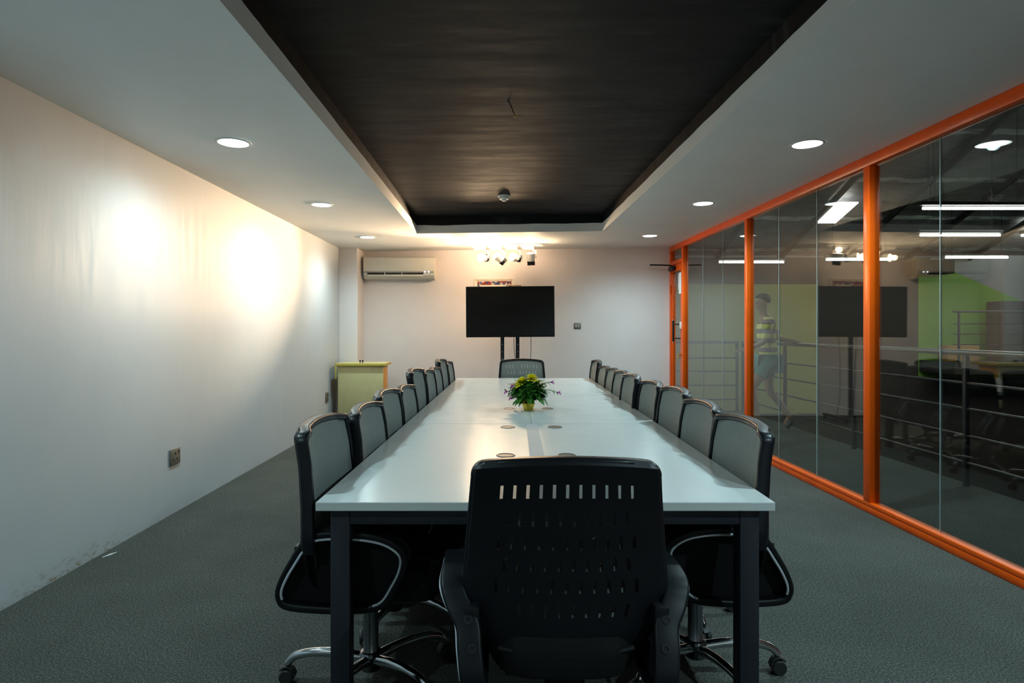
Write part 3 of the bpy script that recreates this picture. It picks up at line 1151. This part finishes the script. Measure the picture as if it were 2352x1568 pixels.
for k in range(420):
    a = rnd.uniform(0, 2 * PI)
    el = rnd.uniform(-0.55, 0.85)
    r0 = rnd.uniform(0.015, 0.085)
    base = Vector((r0 * math.cos(a), r0 * math.sin(a) * 0.8, 0.085 + 0.075 * rnd.random() + 0.02 * el))
    d = Vector((math.cos(a) * math.cos(el), 0.75 * math.sin(a) * math.cos(el), math.sin(el)))
    leaf(b, base, d, rnd.uniform(0.045, 0.07), rnd.uniform(0.03, 0.048), rnd.uniform(0.1, 0.5))
tips = [(-0.145, -0.02, 0.123), (-0.105, -0.05, 0.165), (-0.115, 0.0, 0.078), (-0.13, -0.03, 0.11), (0.152, -0.01, 0.185), (0.196, -0.02, 0.118), (0.10, -0.04, 0.09)]
for tx, ty, tz in tips:
    base = Vector((0.02 * (1 if tx > 0 else -1), 0, 0.10))
    pts = spline([base, base.lerp(Vector((tx, ty, tz)), 0.5) + Vector((0, 0, 0.025)), Vector((tx, ty, tz))], 4)
    tube(b, pts, 0.0022, 6)
    for k in range(9):
        t = 0.35 + 0.65 * k / 8
        q = pts[int(t * (len(pts) - 1))]
        a = rnd.uniform(0, 2 * PI)
        leaf(b, q, Vector((math.copysign(0.8, tx) + 0.6 * math.cos(a), 0.6 * math.sin(a), 0.5 * math.sin(a * 2) + 0.1)), 0.034, 0.009, 0.2)
fo = obj('foliage', b, M_LEAF, fl, smooth=0)
lab(fo, 'dense green leaves and sprigs')
def bloom(cx, cy, cz, R, tilt):
    b = new_bm()
    rr = random.Random(int(cx * 1000) + 50)
    for layer in range(5):
        n = 16 - layer * 2
        for k in range(n):
            a = 2 * PI * k / n + layer * 0.3
            el = -0.1 + layer * 0.30
            d = Vector((math.cos(a) * math.cos(el), math.sin(a) * math.cos(el), math.sin(el)))
            d.rotate(Matrix.Rotation(tilt, 3, 'Y'))
            leaf(b, Vector((cx, cy, cz)), d, R * (1 - 0.09 * layer) * rr.uniform(0.9, 1.08), R * 0.36, 0.12)
    return b
obj('bloom', bloom(-0.048, -0.035, 0.186, 0.062, -0.55), M_YELLOW, fl, smooth=0)
obj('bloom', bloom(0.02, -0.025, 0.208, 0.064, 0.1), M_YELLOW, fl, smooth=0)
for i, (tx, ty, tz) in enumerate([tips[0], tips[1], tips[2], tips[4], tips[5]]):
    b = new_bm()
    sg = math.copysign(1, tx)
    for k in range(7):
        a = 2 * PI * k / 7
        leaf(b, Vector((tx, ty, tz)), Vector((sg * 0.75, 0.8 * math.cos(a), 0.8 * math.sin(a))), 0.026, 0.011, 0.1)
    lathe(b, [(0.003, -0.006), (0.006, 0.0), (0.002, 0.008)], (tx, ty, tz), rot=rot_to((sg, 0, 0.1)), seg=10)
    p = obj('blossom', b, M_PURPLE, fl, smooth=0)
    lab(p, 'magenta star-shaped blossom')

# ------------------------------------------------------------------ television on a floor stand
TVY = 8.44
tvx = 0.193
tilt = math.radians(-0.55)
tv = empty('television', (tvx, TVY, 1.537))
tv.rotation_euler = (0, -math.radians(0.45), 0)
W2, H2 = 0.614, 0.352
b = new_bm()
box(b, -W2, W2, 0.0, 0.022, -H2, H2, 0.004)
box(b, -0.40, 0.40, 0.022, 0.062, -0.28, 0.20, 0.02)
obj('housing', b, M_GLOSSP, tv)
b = new_bm()
box(b, -W2 + 0.007, W2 - 0.007, -0.0015, 0.001, -H2 + 0.013, H2 - 0.007)
obj('screen', b, M_SCREEN, tv, 0)
b = new_bm()
box(b, -0.012, 0.012, -0.003, 0.001, -H2 - 0.004, -H2 + 0.006, 0.001)
obj('sensor_tab', b, simple('red_badge', (0.25, 0.02, 0.02), 0.4), tv)
tag(tv, 'flat black television switched off, on a tall floor stand by the back wall', 'television')

ts = empty('television_stand', (tvx, TVY + 0.115, 0))
for px in (0.085 - tvx, 0.298 - tvx):
    b = new_bm()
    box(b, px - 0.026, px + 0.026, -0.02, 0.02, 0.075, 1.72, 0.003)
    p = obj('pole', b, M_STEEL, ts)
    b = new_bm()
    for k in range(9):
        lathe(b, [(0.006, 0), (0.006, 0.0012)], (px, -0.0205, 0.58 + k * 0.1), rot=rot_to((0, -1, 0)), seg=12)
    obj('height_hole', b, M_SILVER, p)
b = new_bm()
box(b, -0.30, 0.30, -0.0535, -0.0205, -0.03 + 1.54, 0.03 + 1.54, 0.004)
box(b, -0.27, -0.24, -0.0535, -0.03, 1.33, 1.72, 0.003)
box(b, 0.24, 0.27, -0.0535, -0.03, 1.33, 1.72, 0.003)
obj('mount_bracket', b, M_STEEL, ts)
b = new_bm()
box(b, -0.26, 0.26, -0.14, 0.12, 0.955, 0.975, 0.004)
obj('shelf', b, M_STEEL, ts) if False else b.free()
b = new_bm()
for px in (-0.36, 0.33):
    box(b, px - 0.025, px + 0.025, -0.30, 0.28, 0.055, 0.085, 0.004)
box(b, -0.36, 0.33, -0.03, 0.03, 0.055, 0.085, 0.004)
obj('base_frame', b, M_STEEL, ts)
for px in (-0.36, 0.33):
    for py in (-0.27, 0.25):
        b = new_bm()
        lathe(b, [(0.012, -0.014), (0.026, -0.014), (0.028, 0), (0.026, 0.014), (0.012, 0.014)], (px, py, 0.028), rot=rot_to((1, 0, 0)), seg=20)
        tube(b, [(px, py, 0.03), (px, py, 0.06)], 0.008, 8)
        obj('caster', b, M_RUBBER, ts)
tag(ts, 'black twin-pole stand holding the television behind the far chair', 'television stand')
for nm, pts, lb in (('power_cable', [(0.245, 8.52, 1.20), (0.248, 8.50, 1.05), (0.262, 8.50, 0.85), (0.27, 8.52, 0.4), (0.30, 8.6, 0.006), (0.5, 8.9, 0.006)], 'thin cable hanging between the two poles of the television stand'),
                    ('power_cable', [(0.485, 8.52, 1.22), (0.483, 8.505, 1.0), (0.475, 8.505, 0.8), (0.478, 8.52, 0.3), (0.50, 8.65, 0.006), (0.62, 9.0, 0.006)], 'thin cable hanging below the television, right of the stand poles')):
    b = new_bm()
    tube(b, spline(pts, 6), 0.0045, 8)
    tag(obj(nm, b, simple('grey_cable', (0.12, 0.11, 0.10), 0.5)), lb, 'cable', 'cables below the television')
# slim camera bar lying on top of the television
wb = empty('camera_bar', (0.235, TVY + 0.011, 1.8925))
b = new_bm()
box(b, -0.10, 0.115, -0.012, 0.012, 0.0, 0.016, 0.005)
obj('bar_body', b, simple('tan_plastic', (0.30, 0.20, 0.12), 0.5), wb)
b = new_bm()
for x in (-0.15, 0.15):
    lathe(b, [(0.005, 0), (0.006, 0.01), (0.004, 0.016)], (x, 0, 0.012), seg=10)
tube(b, [(-0.15, 0, 0.014), (0, 0, 0.010), (0.15, 0, 0.014)], 0.0025, 6)
obj('clip_wire', b, M_GREYP, wb)
tag(wb, 'slim tan bar lying on the top edge of the television', 'camera bar')

# picture on the back wall, mostly hidden by the television
pc = empty('framed_textile', (-0.027, YB, 1.86))
pc.rotation_euler = (0, -math.radians(0.6), 0)
b = new_bm()
for x0, x1, z0, z1 in ((-0.305, -0.275, -0.20, 0.197), (0.275, 0.305, -0.20, 0.197), (-0.275, 0.275, 0.170, 0.197), (-0.275, 0.275, -0.20, -0.17)):
    box(b, x0, x1, -0.022, -0.001, z0, z1, 0.003)
obj('frame', b, simple('pale_frame', (0.62, 0.56, 0.48), 0.5), pc)
b = new_bm()
box(b, -0.276, 0.276, -0.012, -0.002, -0.171, 0.171)
obj('backing', b, simple('cream_mount', (0.72, 0.66, 0.56), 0.7), pc)
b = new_bm()
for x0, x1, z0, z1 in ((-0.255, -0.215, -0.15, 0.10), (0.215, 0.255, -0.15, 0.10), (-0.255, 0.255, 0.10, 0.155)):
    box(b, x0, x1, -0.015, -0.0118, z0, z1)
obj('woven_panel', b, M_HANG, pc, 0)
tag(pc, 'framed textile with red and blue patterned border behind the television', 'picture')

# ------------------------------------------------------------------ air conditioner
ac = empty('air_conditioner', (-1.432, YB, 2.20))
b = new_bm()
prof = [(0.0, -0.16), (0.0, 0.16), (-0.18, 0.16), (-0.205, 0.14), (-0.213, 0.05), (-0.208, -0.055), (-0.195, -0.075), (-0.195, -0.105), (-0.16, -0.145), (-0.12, -0.16)]
A = [b.verts.new((-0.52, y, z)) for y, z in prof]
B = [b.verts.new((0.52, y, z)) for y, z in prof]
b.faces.new(A)
b.faces.new(B)
for k in range(len(prof)):
    b.faces.new((A[k], A[(k + 1) % len(prof)], B[(k + 1) % len(prof)], B[k]))
obj('housing', b, M_ACP, ac, 30)
b = new_bm()
box(b, -0.515, 0.515, -0.2165, -0.206, -0.055, 0.142, 0.004)
pn = obj('front_panel', b, M_ACP, ac)
b = new_bm()
box(b, -0.03, 0.03, -0.2178, -0.216, 0.092, 0.098, 0.0005)
obj('badge', b, M_WHITEP, pn)
b = new_bm()
box(b, -0.46, 0.36, -0.2085, -0.180, -0.103, -0.0765)
obj('air_outlet', b, M_DARK, ac, 0)
b = new_bm()
box(b, -0.515, 0.515, -0.214, -0.196, -0.074, -0.056, 0.002)
obj('grey_strip', b, M_GREYP, ac)
b = new_bm()
box(b, -0.455, 0.36, -0.212, -0.188, -0.128, -0.1035, 0.003)
for x in (-0.205, 0.045):
    box(b, x - 0.006, x + 0.006, -0.212, -0.185, -0.104, -0.076, 0.002)
obj('louver', b, M_ACP, ac)
for x in (0.385, 0.44):
    b = new_bm()
    lathe(b, [(0.009, 0), (0.009, 0.003), (0.006, 0.004)], (x, -0.214, -0.065), rot=rot_to((0, -1, 0)), seg=16)
    obj('indicator', b, M_INDIC, ac)
b = new_bm()
tube(b, spline([(-0.515, -0.09, -0.10), (-0.545, -0.09, -0.105), (-0.557, -0.09, -0.115)], 4), 0.014, 10)
tube(b, spline([(-0.515, -0.11, -0.125), (-0.545, -0.11, -0.135), (-0.557, -0.11, -0.14)], 4), 0.010, 10)
obj('pipe', b, M_GREYP, ac)
tag(ac, 'cream wall air conditioner high on the back wall, beside the corner column', 'air conditioner')

# ------------------------------------------------------------------ cabinet / lectern
cab = empty('lectern', (-1.835, 8.26, 0))
b = new_bm()
box(b, -0.312, 0.300, 0.0, 0.025, 0.0, 0.794, 0.002)
obj('front_panel', b, M_WOOD, cab)
b = new_bm()
box(b, 0.281, 0.300, 0.026, 0.345, 0.0, 0.794, 0.002)
lab(obj('side_panel', b, M_WOODO, cab), 'orange wood side')
b = new_bm()
box(b, -0.312, -0.293, 0.026, 0.345, 0.0, 0.794, 0.002)
obj('side_panel', b, M_WOODO, cab)
b = new_bm()
box(b, -0.345, 0.335, -0.03, 0.44, 0.795, 0.831, 0.003)
obj('top', b, [M_WOODE], cab)
b = new_bm()
box(b, -0.340, 0.330, -0.025, 0.435, 0.8312, 0.833)
obj('top_veneer', b, M_WOOD, cab, 0)
b = new_bm()
box(b, -0.345, -0.327, -0.03, -0.012, 0.62, 0.794, 0.002)
obj('left_flange', b, M_WOODE, cab)
b = new_bm()
box(b, -0.29, 0.28, 0.03, 0.34, 0.38, 0.40, 0.002)
obj('shelf', b, M_WOODO, cab)
tag(cab, 'pale wooden lectern with overhanging top in the far left corner', 'lectern')
for k, x in enumerate((-1.868, -1.832)):
    b = new_bm()
    lathe(b, [(0.010, 0), (0.010, 0.004), (0.005, 0.007), (0.005, 0.016), (0.013, 0.022), (0.012, 0.034), (0.004, 0.038)], (x, 8.36, 0.8332), seg=16)
    tag(obj('microphone_plug', b, M_PLAST), 'small dark plug standing on the lectern top, %s of the pair' % ('left' if k == 0 else 'right'), 'plug', 'plugs on the lectern top')

# ------------------------------------------------------------------ wall plates
def plate(name, loc, rotz, w, h, label, cat, mat, sockets):
    r = empty(name, loc, rotz)
    b = new_bm()
    box(b, -w / 2, w / 2, -0.010, -0.0005, -h / 2, h / 2, 0.003)
    obj('plate', b, mat, r)
    for sx_, sz_, ww, hh_ in sockets:
        b = new_bm()
        box(b, sx_ - ww / 2, sx_ + ww / 2, -0.0125, -0.0095, sz_ - hh_ / 2, sz_ + hh_ / 2, 0.001)
        obj('slot' if ww < 0.02 else 'rocker', b, M_DARK if ww < 0.02 else M_GREYP, r)
    tag(r, label, cat)
pins = [(0, 0.022, 0.009, 0.018), (-0.025, -0.018, 0.016, 0.009), (0.025, -0.018, 0.016, 0.009), (0.045, 0.03, 0.015, 0.022)]
plate('wall_socket', (XL, 4.264, 0.395), PI / 2, 0.135, 0.112, 'square brownish wall socket low on the left wall, near the camera', 'socket', M_SOCK, pins)
plate('wall_socket', (XL, 8.09, 0.39), PI / 2, 0.13, 0.13, 'dark wall socket low on the left wall, beside the lectern', 'socket', M_SOCK, pins)
plate('light_switch', (1.216, YB, 1.347), 0, 0.105, 0.088, 'small dark grey switch plate on the back wall, right of the television', 'switch', M_SOCK, [(-0.02, 0, 0.03, 0.05), (0.02, 0, 0.03, 0.05)])
# bent paper scrap on the carpet by the left wall
b = new_bm()
tube(b, [(-2.21, 3.42, 0.003), (-2.19, 3.46, 0.004), (-2.18, 3.50, 0.003)], [0.002, 0.005, 0.002], 6)
tag(obj('plaster_flake', b, M_PAPER), 'tiny white plaster flake on the carpet along the left wall', 'plaster flake')

# ------------------------------------------------------------------ beyond the glass: walkway rail, hall, roof
RX = 3.86
def railing(name, label, p0, p1, posts_t, zf, zrails, ztop, thick=0.018):
    r = empty(name, (0, 0, 0))
    p0, p1 = Vector(p0), Vector(p1)
    b = new_bm()
    tube(b, [p0 + Vector((0, 0, ztop)), p1 + Vector((0, 0, ztop))], 0.024, 14)
    obj('handrail', b, M_RAILT, r)
    for z in zrails:
        b = new_bm()
        tube(b, [p0 + Vector((0, 0, z)), p1 + Vector((0, 0, z))], 0.011, 10)
        obj('rail', b, M_RAIL, r)
    for t in posts_t:
        q = p0.lerp(p1, t)
        b = new_bm()
        box(b, q.x - thick, q.x + thick, q.y - thick, q.y + thick, zf, zf + ztop - 0.02, 0.003)
        obj('post', b, M_RAIL, r)
    tag(r, label, 'railing')
    return r
L0, L1 = 1.87, 9.56
railing('railing', 'grey steel railing along the walkway outside the glass wall', (RX, L0, 0), (RX, L1, 0),
        [(q - L0) / (L1 - L0) for q in (1.88, 3.44, 5.01, 6.58, 8.15, 9.54)], 0.0, (0.19, 0.412, 0.633, 0.843), 1.095)
railing('railing', 'short grey railing closing the far end of the walkway', (2.72, 9.62, 0), (3.83, 9.62, 0), [0.03, 0.97], 0.0, (0.19, 0.412, 0.633, 0.843), 1.095)

FD = 14.0
b = new_bm()
box(b, WALK + 0.02, 20.0, -3.0, FD + 0.2, -2.9, -2.7)
struct(obj('floor_lower', b, M_LFLOOR, smooth=0))
b = new_bm()
box(b, 2.4, 20.0, FD, FD + 0.2, -2.7, 6.5)
struct(obj('wall_hall', b, M_HALLW, smooth=0))
b = new_bm()
box(b, 20.0, 20.2, -3.0, FD + 0.2, -2.9, 6.5)
struct(obj('wall_hall_side', b, M_HALLW, smooth=0))
# painted panels on the hall wall
def panel(name, pts, m, t=0.012, y=FD):
    b = new_bm()
    A = [b.verts.new((x, y - t, z)) for x, z in pts]
    B = [b.verts.new((x, y - 0.0005, z)) for x, z in pts]
    b.faces.new(A)
    b.faces.new(B)
    n = len(pts)
    for k in range(n):
        b.faces.new((A[k], A[(k + 1) % n], B[(k + 1) % n], B[k]))
    return struct(obj(name, b, m, smooth=0))
panel('wall_olive', [(2.4, -0.62), (7.36, -0.62), (7.36, 2.335), (2.4, 2.335)], M_YGREEN, 0.02)
panel('wall_brown', [(2.4, 2.34), (7.365, 2.34), (7.365, -0.63), (4.6, -0.63), (4.6, -2.68), (19.9, -2.68), (19.9, 0.2), (9.68, 0.2), (9.68, 2.6), (10.0, 2.95), (2.4, 2.95)], M_HALLD, 0.012)
panel('wall_green', [(9.685, 0.2), (15.5, 0.2), (15.5, 0.42), (12.1, 1.93), (10.1, 2.795), (9.685, 2.6)], M_GREEN, 0.016)
b = new_bm()
box(b, 9.35, 10.2, 13.55, 13.985, 2.55, 2.85, 0.02)
tag(obj('duct_box', b, M_DARK), 'dark duct box high on the hall wall beside the green paint', 'duct')

# pitched roof lined with foil, falling away from the camera
def rz(y):
    return 3.0 + 0.38 * (FD - y)
b = new_bm()
nx, ny = 40, 40
gx = [XR + 0.3 + (20 - XR - 0.3) * i / nx for i in range(nx + 1)]
gy = [4.0 + (FD + 0.1 - 4.0) * j / ny for j in range(ny + 1)]
G = [[b.verts.new((x, y, rz(y) + 0.035 * mnoise.noise(Vector((x * 1.7, y * 2.4, 0))))) for x in gx] for y in gy]
for j in range(ny):
    for i in range(nx):
        b.faces.new((G[j][i], G[j][i + 1], G[j + 1][i + 1], G[j + 1][i]))
struct(obj('ceiling_hall', b, M_FOIL))
b = new_bm()
box(b, XR + 0.3, 20, 4.0, 4.05, 2.8, 7.0)
struct(obj('wall_hall_gable', b, M_DARK, smooth=0))
b = new_bm()
box(b, XR + 0.10, XR + 0.32, 0.0, FD, 2.56, 7.0)
struct(obj('wall_hall_upper', b, M_DARK, smooth=0))
for k in range(9):
    x = 3.6 + k * 1.45
    b = new_bm()
    r = bmesh.ops.create_cube(b, size=1.0)
    for v in r['verts']:
        y = 4.1 if v.co.y < 0 else FD - 0.02
        v.co = Vector((x + v.co.x * 0.07, y, rz(y) - 0.03 + (-0.10 if v.co.z < 0 else 0.0)))
    struct(obj('trim_%d' % (20 + k), b, M_DARK, smooth=0))
# translucent roof sheet letting light in
b = new_bm()
pts = []
for x, y in ((6.55, 11.7), (6.95, 11.7), (6.90, 12.4), (6.52, 12.4)):
    pts.append((x, y, rz(y) - 0.15))
A = [b.verts.new(p) for p in pts]
B = [b.verts.new((p[0], p[1], p[2] + 0.02)) for p in pts]
b.faces.new(A); b.faces.new(B)
for k in range(4):
    b.faces.new((A[k], A[(k + 1) % 4], B[(k + 1) % 4], B[k]))
struct(obj('window_5', b, M_SKYL, smooth=0))

tubes = [((4.90, 7.0), (6.10, 7.0), 2.68, 'nearest lit tube at the right picture edge'), ((6.40, 9.2), (7.60, 9.2), 2.715, 'second lit tube below the nearest one'),
         ((8.70, 11.8), (9.90, 11.8), 2.69, 'lit tube in front of the green and white wall'), ((6.28, 11.6), (7.48, 11.6), 2.625, 'lit tube above the reflected television'),
         ((4.15, 11.35), (5.35, 11.35), 2.55, 'lit tube behind the second orange post'), ((11.2, 13.0), (12.4, 13.0), 3.3, 'small lit tube at the right picture edge, far off')]
for (x0, y0), (x1, y1), z, lb in tubes:
    r = empty('fluorescent_light', ((x0 + x1) / 2, y0, z))
    b = new_bm()
    h = (x1 - x0) / 2
    tube(b, [(-h, 0, 0), (h, 0, 0)], 0.018, 12)
    obj('tube', b, M_TUBE, r)
    b = new_bm()
    box(b, -h - 0.03, h + 0.03, -0.03, 0.03, 0.032, 0.075, 0.004)
    obj('batten', b, simple('dark_batten', (0.06, 0.06, 0.06), 0.5), r)
    b = new_bm()
    for sx_ in (-h * 0.8, h * 0.8):
        top_z = rz(y0) - z - 0.14
        tube(b, [(sx_, 0, 0.07), (sx_, 0, top_z)], 0.004, 6)
    obj('hanger', b, M_DARK, r)
    tag(r, 'hanging fluorescent light, %s' % lb, 'fluorescent light', 'fluorescent tubes in the hall')
# added daylight-coloured fill without a fixture, brightens the hall beyond its tubes
lamp('hall_fill', 'AREA', (9.0, 8.5, 3.4), 75.0, (0.95, 1.0, 0.92), shape='RECTANGLE', size=6.0, size_y=3.0)

# far landing with its own railing and a few things on it
b = new_bm()
box(b, 9.7, 16.0, 12.9, 13.98, 0.35, 0.6)
struct(obj('floor_landing', b, M_HALLD, smooth=0))
railing('railing', 'dark railing of the far landing in front of the green wall', (9.75, 13.0, 0.6), (15.5, 13.0, 0.6), [0.02, 0.17, 0.38, 0.59, 0.8, 0.98], 0.6, (0.17, 0.38, 0.60, 0.82), 1.08)
b = new_bm()
box(b, 11.0, 11.75, 13.3, 13.7, 0.605, 1.92, 0.02)
tag(obj('cabinet', b, M_PURPD), 'tall dark plum cabinet on the far landing, against the green wall', 'cabinet')
b = new_bm()
box(b, 9.85, 10.55, 13.3, 13.6, 0.605, 0.95, 0.01)
tag(obj('cardboard_box', b, M_TAN), 'tan box on the far landing below the green wall', 'box')
# ------------------------------------------------------------------ the person walking outside
def skin_mesh(name, verts, edges, radii, root, m, parent, sub=2):
    me = bpy.data.meshes.new(name + '_cage')
    me.from_pydata(verts, edges, [])
    o = bpy.data.objects.new(name + '_cage', me)
    COL.objects.link(o)
    sk = o.modifiers.new('Skin', 'SKIN')
    sk.use_smooth_shade = True
    for i, r in enumerate(radii):
        sv = me.skin_vertices[0].data[i]
        sv.radius = r if isinstance(r, (tuple, list)) else (r, r)
        sv.use_root = (i == root)
    ss = o.modifiers.new('Sub', 'SUBSURF')
    ss.levels = sub
    ss.render_levels = sub
    dg = bpy.context.evaluated_depsgraph_get()
    dg.update()
    ev = o.evaluated_get(dg)
    me2 = bpy.data.meshes.new_from_object(ev)
    bpy.data.objects.remove(o)
    me2.name = name
    for p in me2.polygons:
        p.use_smooth = True
    me2.materials.clear()
    me2.materials.append(m)
    o2 = bpy.data.objects.new(name, me2)
    COL.objects.link(o2)
    o2.parent = parent
    return o2

# local: faces +Y, x to the right; walks with the left knee forward, right arm back on the rail
V, E, R_ = [], [], []
def vert(x, y, z, r, link=None):
    V.append((x, y, z))
    R_.append(r)
    i = len(V) - 1
    if link is not None:
        E.append((link, i))
    return i
pel = vert(0, 0.0, 0.93, (0.125, 0.10))
bel = vert(0, 0.01, 1.05, (0.12, 0.095), pel)
che = vert(0, 0.03, 1.25, (0.14, 0.105), bel)
shd = vert(0, 0.03, 1.40, (0.10, 0.08), che)
nek = vert(0, 0.045, 1.475, 0.048, shd)
jaw = vert(0, 0.075, 1.545, 0.062, nek)
hed = vert(0, 0.080, 1.635, (0.078, 0.092), jaw)
crn = vert(0, 0.070, 1.705, 0.062, hed)
nos = vert(0, 0.165, 1.60, 0.014, hed)
hands = []
for sg, el, wr, hd_ in ((-1, (-0.23, 0.10, 1.13), (-0.17, 0.30, 1.04), (-0.16, 0.36, 1.03)), (1, (0.235, -0.20, 1.16), (0.20, -0.315, 1.14), (0.19, -0.372, 1.135))):
    s1 = vert(sg * 0.165, 0.025, 1.385, 0.055, shd)
    e1 = vert(*el, 0.040, s1)
    w1 = vert(*wr, 0.027, e1)
    h1 = vert(*hd_, (0.034, 0.018), w1)
    hands.append((sg, Vector(wr), Vector(hd_), h1))
    d = (Vector(hd_) - Vector(wr)).normalized()
    lat = Vector((0, 0, 1)).cross(d).normalized()
    for k, (off, ln) in enumerate(((-0.026, 0.062), (-0.009, 0.074), (0.009, 0.070), (0.026, 0.054))):
        a = Vector(hd_) + d * 0.03 + lat * off
        b1 = a + d * ln * 0.55 + Vector((0, 0, -0.008))
        c1 = b1 + d * ln * 0.35 + Vector((0, 0, -0.020))
        f0 = vert(*a, 0.0095, h1)
        f1 = vert(*b1, 0.009, f0)
        vert(*c1, 0.008, f1)
    a = Vector(wr).lerp(Vector(hd_), 0.6) - lat * 0.030 * sg
    f0 = vert(*a, 0.0105, h1)
    vert(*(a + d * 0.045 - lat * 0.02 * sg + Vector((0, 0, -0.01))), 0.009, f0)
for sg, kn, an, ft in ((-1, (-0.085, 0.23, 0.53), (-0.08, 0.14, 0.09), (-0.085, 0.27, 0.035)), (1, (0.085, -0.03, 0.50), (0.085, -0.27, 0.185), (0.09, -0.22, 0.045))):
    h = vert(sg * 0.085, 0.0, 0.90, 0.085, pel)
    th = vert(*(Vector((sg * 0.085, 0.0, 0.90)).lerp(Vector(kn), 0.45)), 0.075, h)
    k = vert(*kn, 0.054, th)
    cf = vert(*(Vector(kn).lerp(Vector(an), 0.35) + Vector((0, -0.012, 0))), 0.052, k)
    a = vert(*an, 0.036, cf)
    vert(*ft, (0.042, 0.03), a)
man = empty('person', (3.46, 7.75, 0.0), PI / 2 - 0.2)
tag(man, 'person in a striped yellow shirt and teal shorts walking outside the glass, hand on railing', 'person')
skin_mesh('body', V, E, R_, pel, M_SKIN, man)
SV, SE, SR = [], [], []
def svert(x, y, z, r, link=None):
    SV.append((x, y, z)); SR.append(r)
    i = len(SV) - 1
    if link is not None:
        SE.append((link, i))
    return i
a0 = svert(0, -0.005, 0.885, (0.15, 0.125))
a1 = svert(0, 0.01, 1.05, (0.14, 0.115), a0)
a2 = svert(0, 0.03, 1.25, (0.155, 0.122), a1)
a3 = svert(0, 0.03, 1.405, (0.11, 0.09), a2)
svert(0, 0.036, 1.44, 0.062, a3)
for sg, el in ((-1, (-0.23, 0.10, 1.13)), (1, (0.235, -0.20, 1.16))):
    q0 = svert(sg * 0.165, 0.025, 1.388, 0.067, a3)
    q1 = svert(*(Vector((sg * 0.165, 0.025, 1.388)).lerp(Vector(el), 0.55)), 0.062, q0)
    svert(*(Vector((sg * 0.165, 0.025, 1.388)).lerp(Vector(el), 0.95)), 0.056, q1)
skin_mesh('shirt', SV, SE, SR, a0, M_SHIRT, man)
SV, SE, SR = [], [], []
a0 = svert(0, 0.0, 0.905, (0.155, 0.125))
for sg, kn in ((-1, (-0.085, 0.23, 0.53)), (1, (0.085, -0.03, 0.50))):
    q0 = svert(sg * 0.088, 0.0, 0.875, 0.105, a0)
    q1 = svert(*(Vector((sg * 0.088, 0.0, 0.88)).lerp(Vector(kn), 0.35)), 0.098, q0)
    svert(*(Vector((sg * 0.088, 0.0, 0.88)).lerp(Vector(kn), 0.60)), 0.088, q1)
skin_mesh('shorts', SV, SE, SR, a0, M_TEAL, man)
b = new_bm()
bmesh.ops.create_icosphere(b, subdivisions=3, radius=1.0)
for v in b.verts:
    v.co = Vector((v.co.x * 0.084, v.co.y * 0.099 + 0.068, v.co.z * 0.082 + 1.672))
bmesh.ops.delete(b, geom=[f for f in b.faces if f.calc_center_median().z < 1.675 + 0.5 * (f.calc_center_median().y - 0.09)], context='FACES')
bmesh.ops.solidify(b, geom=b.faces[:], thickness=0.006)
obj('hair', b, M_HAIR, man, 60)
for sg in (-1, 1):
    b = new_bm()
    bmesh.ops.create_icosphere(b, subdivisions=2, radius=1.0)
    for v in b.verts:
        v.co = Vector((v.co.x * 0.010 + sg * 0.080, v.co.y * 0.020 + 0.062, v.co.z * 0.030 + 1.605))
    obj('ear', b, M_SKIN, man, 60)
    b = new_bm()
    bmesh.ops.create_icosphere(b, subdivisions=2, radius=0.011)
    for v in b.verts:
        v.co += Vector((sg * 0.032, 0.147, 1.630))
    obj('eye', b, M_HAIR, man, 60)
b = new_bm()
box(b, -0.024, 0.024, 0.128, 0.142, 1.560, 1.568, 0.003)
obj('mouth', b, simple('lips', (0.22, 0.08, 0.06), 0.5), man)
for pts in ([(-0.08, 0.10, 0.052), (-0.082, 0.20, 0.045), (-0.086, 0.31, 0.035)], [(0.085, -0.29, 0.13), (0.087, -0.265, 0.085), (0.09, -0.225, 0.036)]):
    b = new_bm()
    sweep(b, spline(pts, 3), rrect(0.092, 0.068, 0.028, 3), lambda i: (1, 0, 0))
    obj('shoe', b, M_SHOE, man, 60)

# ------------------------------------------------------------------ world, camera, view
w = bpy.data.worlds.new('World')
SC.world = w
w.use_nodes = True
bg = w.node_tree.nodes['Background']
bg.inputs['Color'].default_value = (0.5, 0.55, 0.6, 1)
bg.inputs['Strength'].default_value = 0.015

cam = bpy.data.cameras.new('Camera')
cam.sensor_width = 36.0
cam.sensor_fit = 'HORIZONTAL'
cam.lens = 1400.0 / 2352.0 * 36.0
cam.shift_x = (1176 - 1140) / 2352.0
cam.shift_y = -(784 - 759) / 2352.0
cam.clip_start = 0.02
co = bpy.data.objects.new('Camera', cam)
COL.objects.link(co)
co.location = (0, 0, HC)
co.rotation_euler = (PI / 2, 0, 0)
SC.camera = co

vs = SC.view_settings
vs.view_transform = 'Standard'
vs.look = 'None'
vs.exposure = 0.98
vs.gamma = 1.0
vs.use_curve_mapping = False
SC.cycles.max_bounces = 10
SC.cycles.transparent_max_bounces = 16
SC.cycles.caustics_reflective = False
SC.cycles.caustics_refractive = False
SC.cycles.use_denoising = True
SC.cycles.sample_clamp_indirect = 2.0
SC.cycles.sample_clamp_direct = 5.0
SC.cycles.denoising_prefilter = 'ACCURATE'
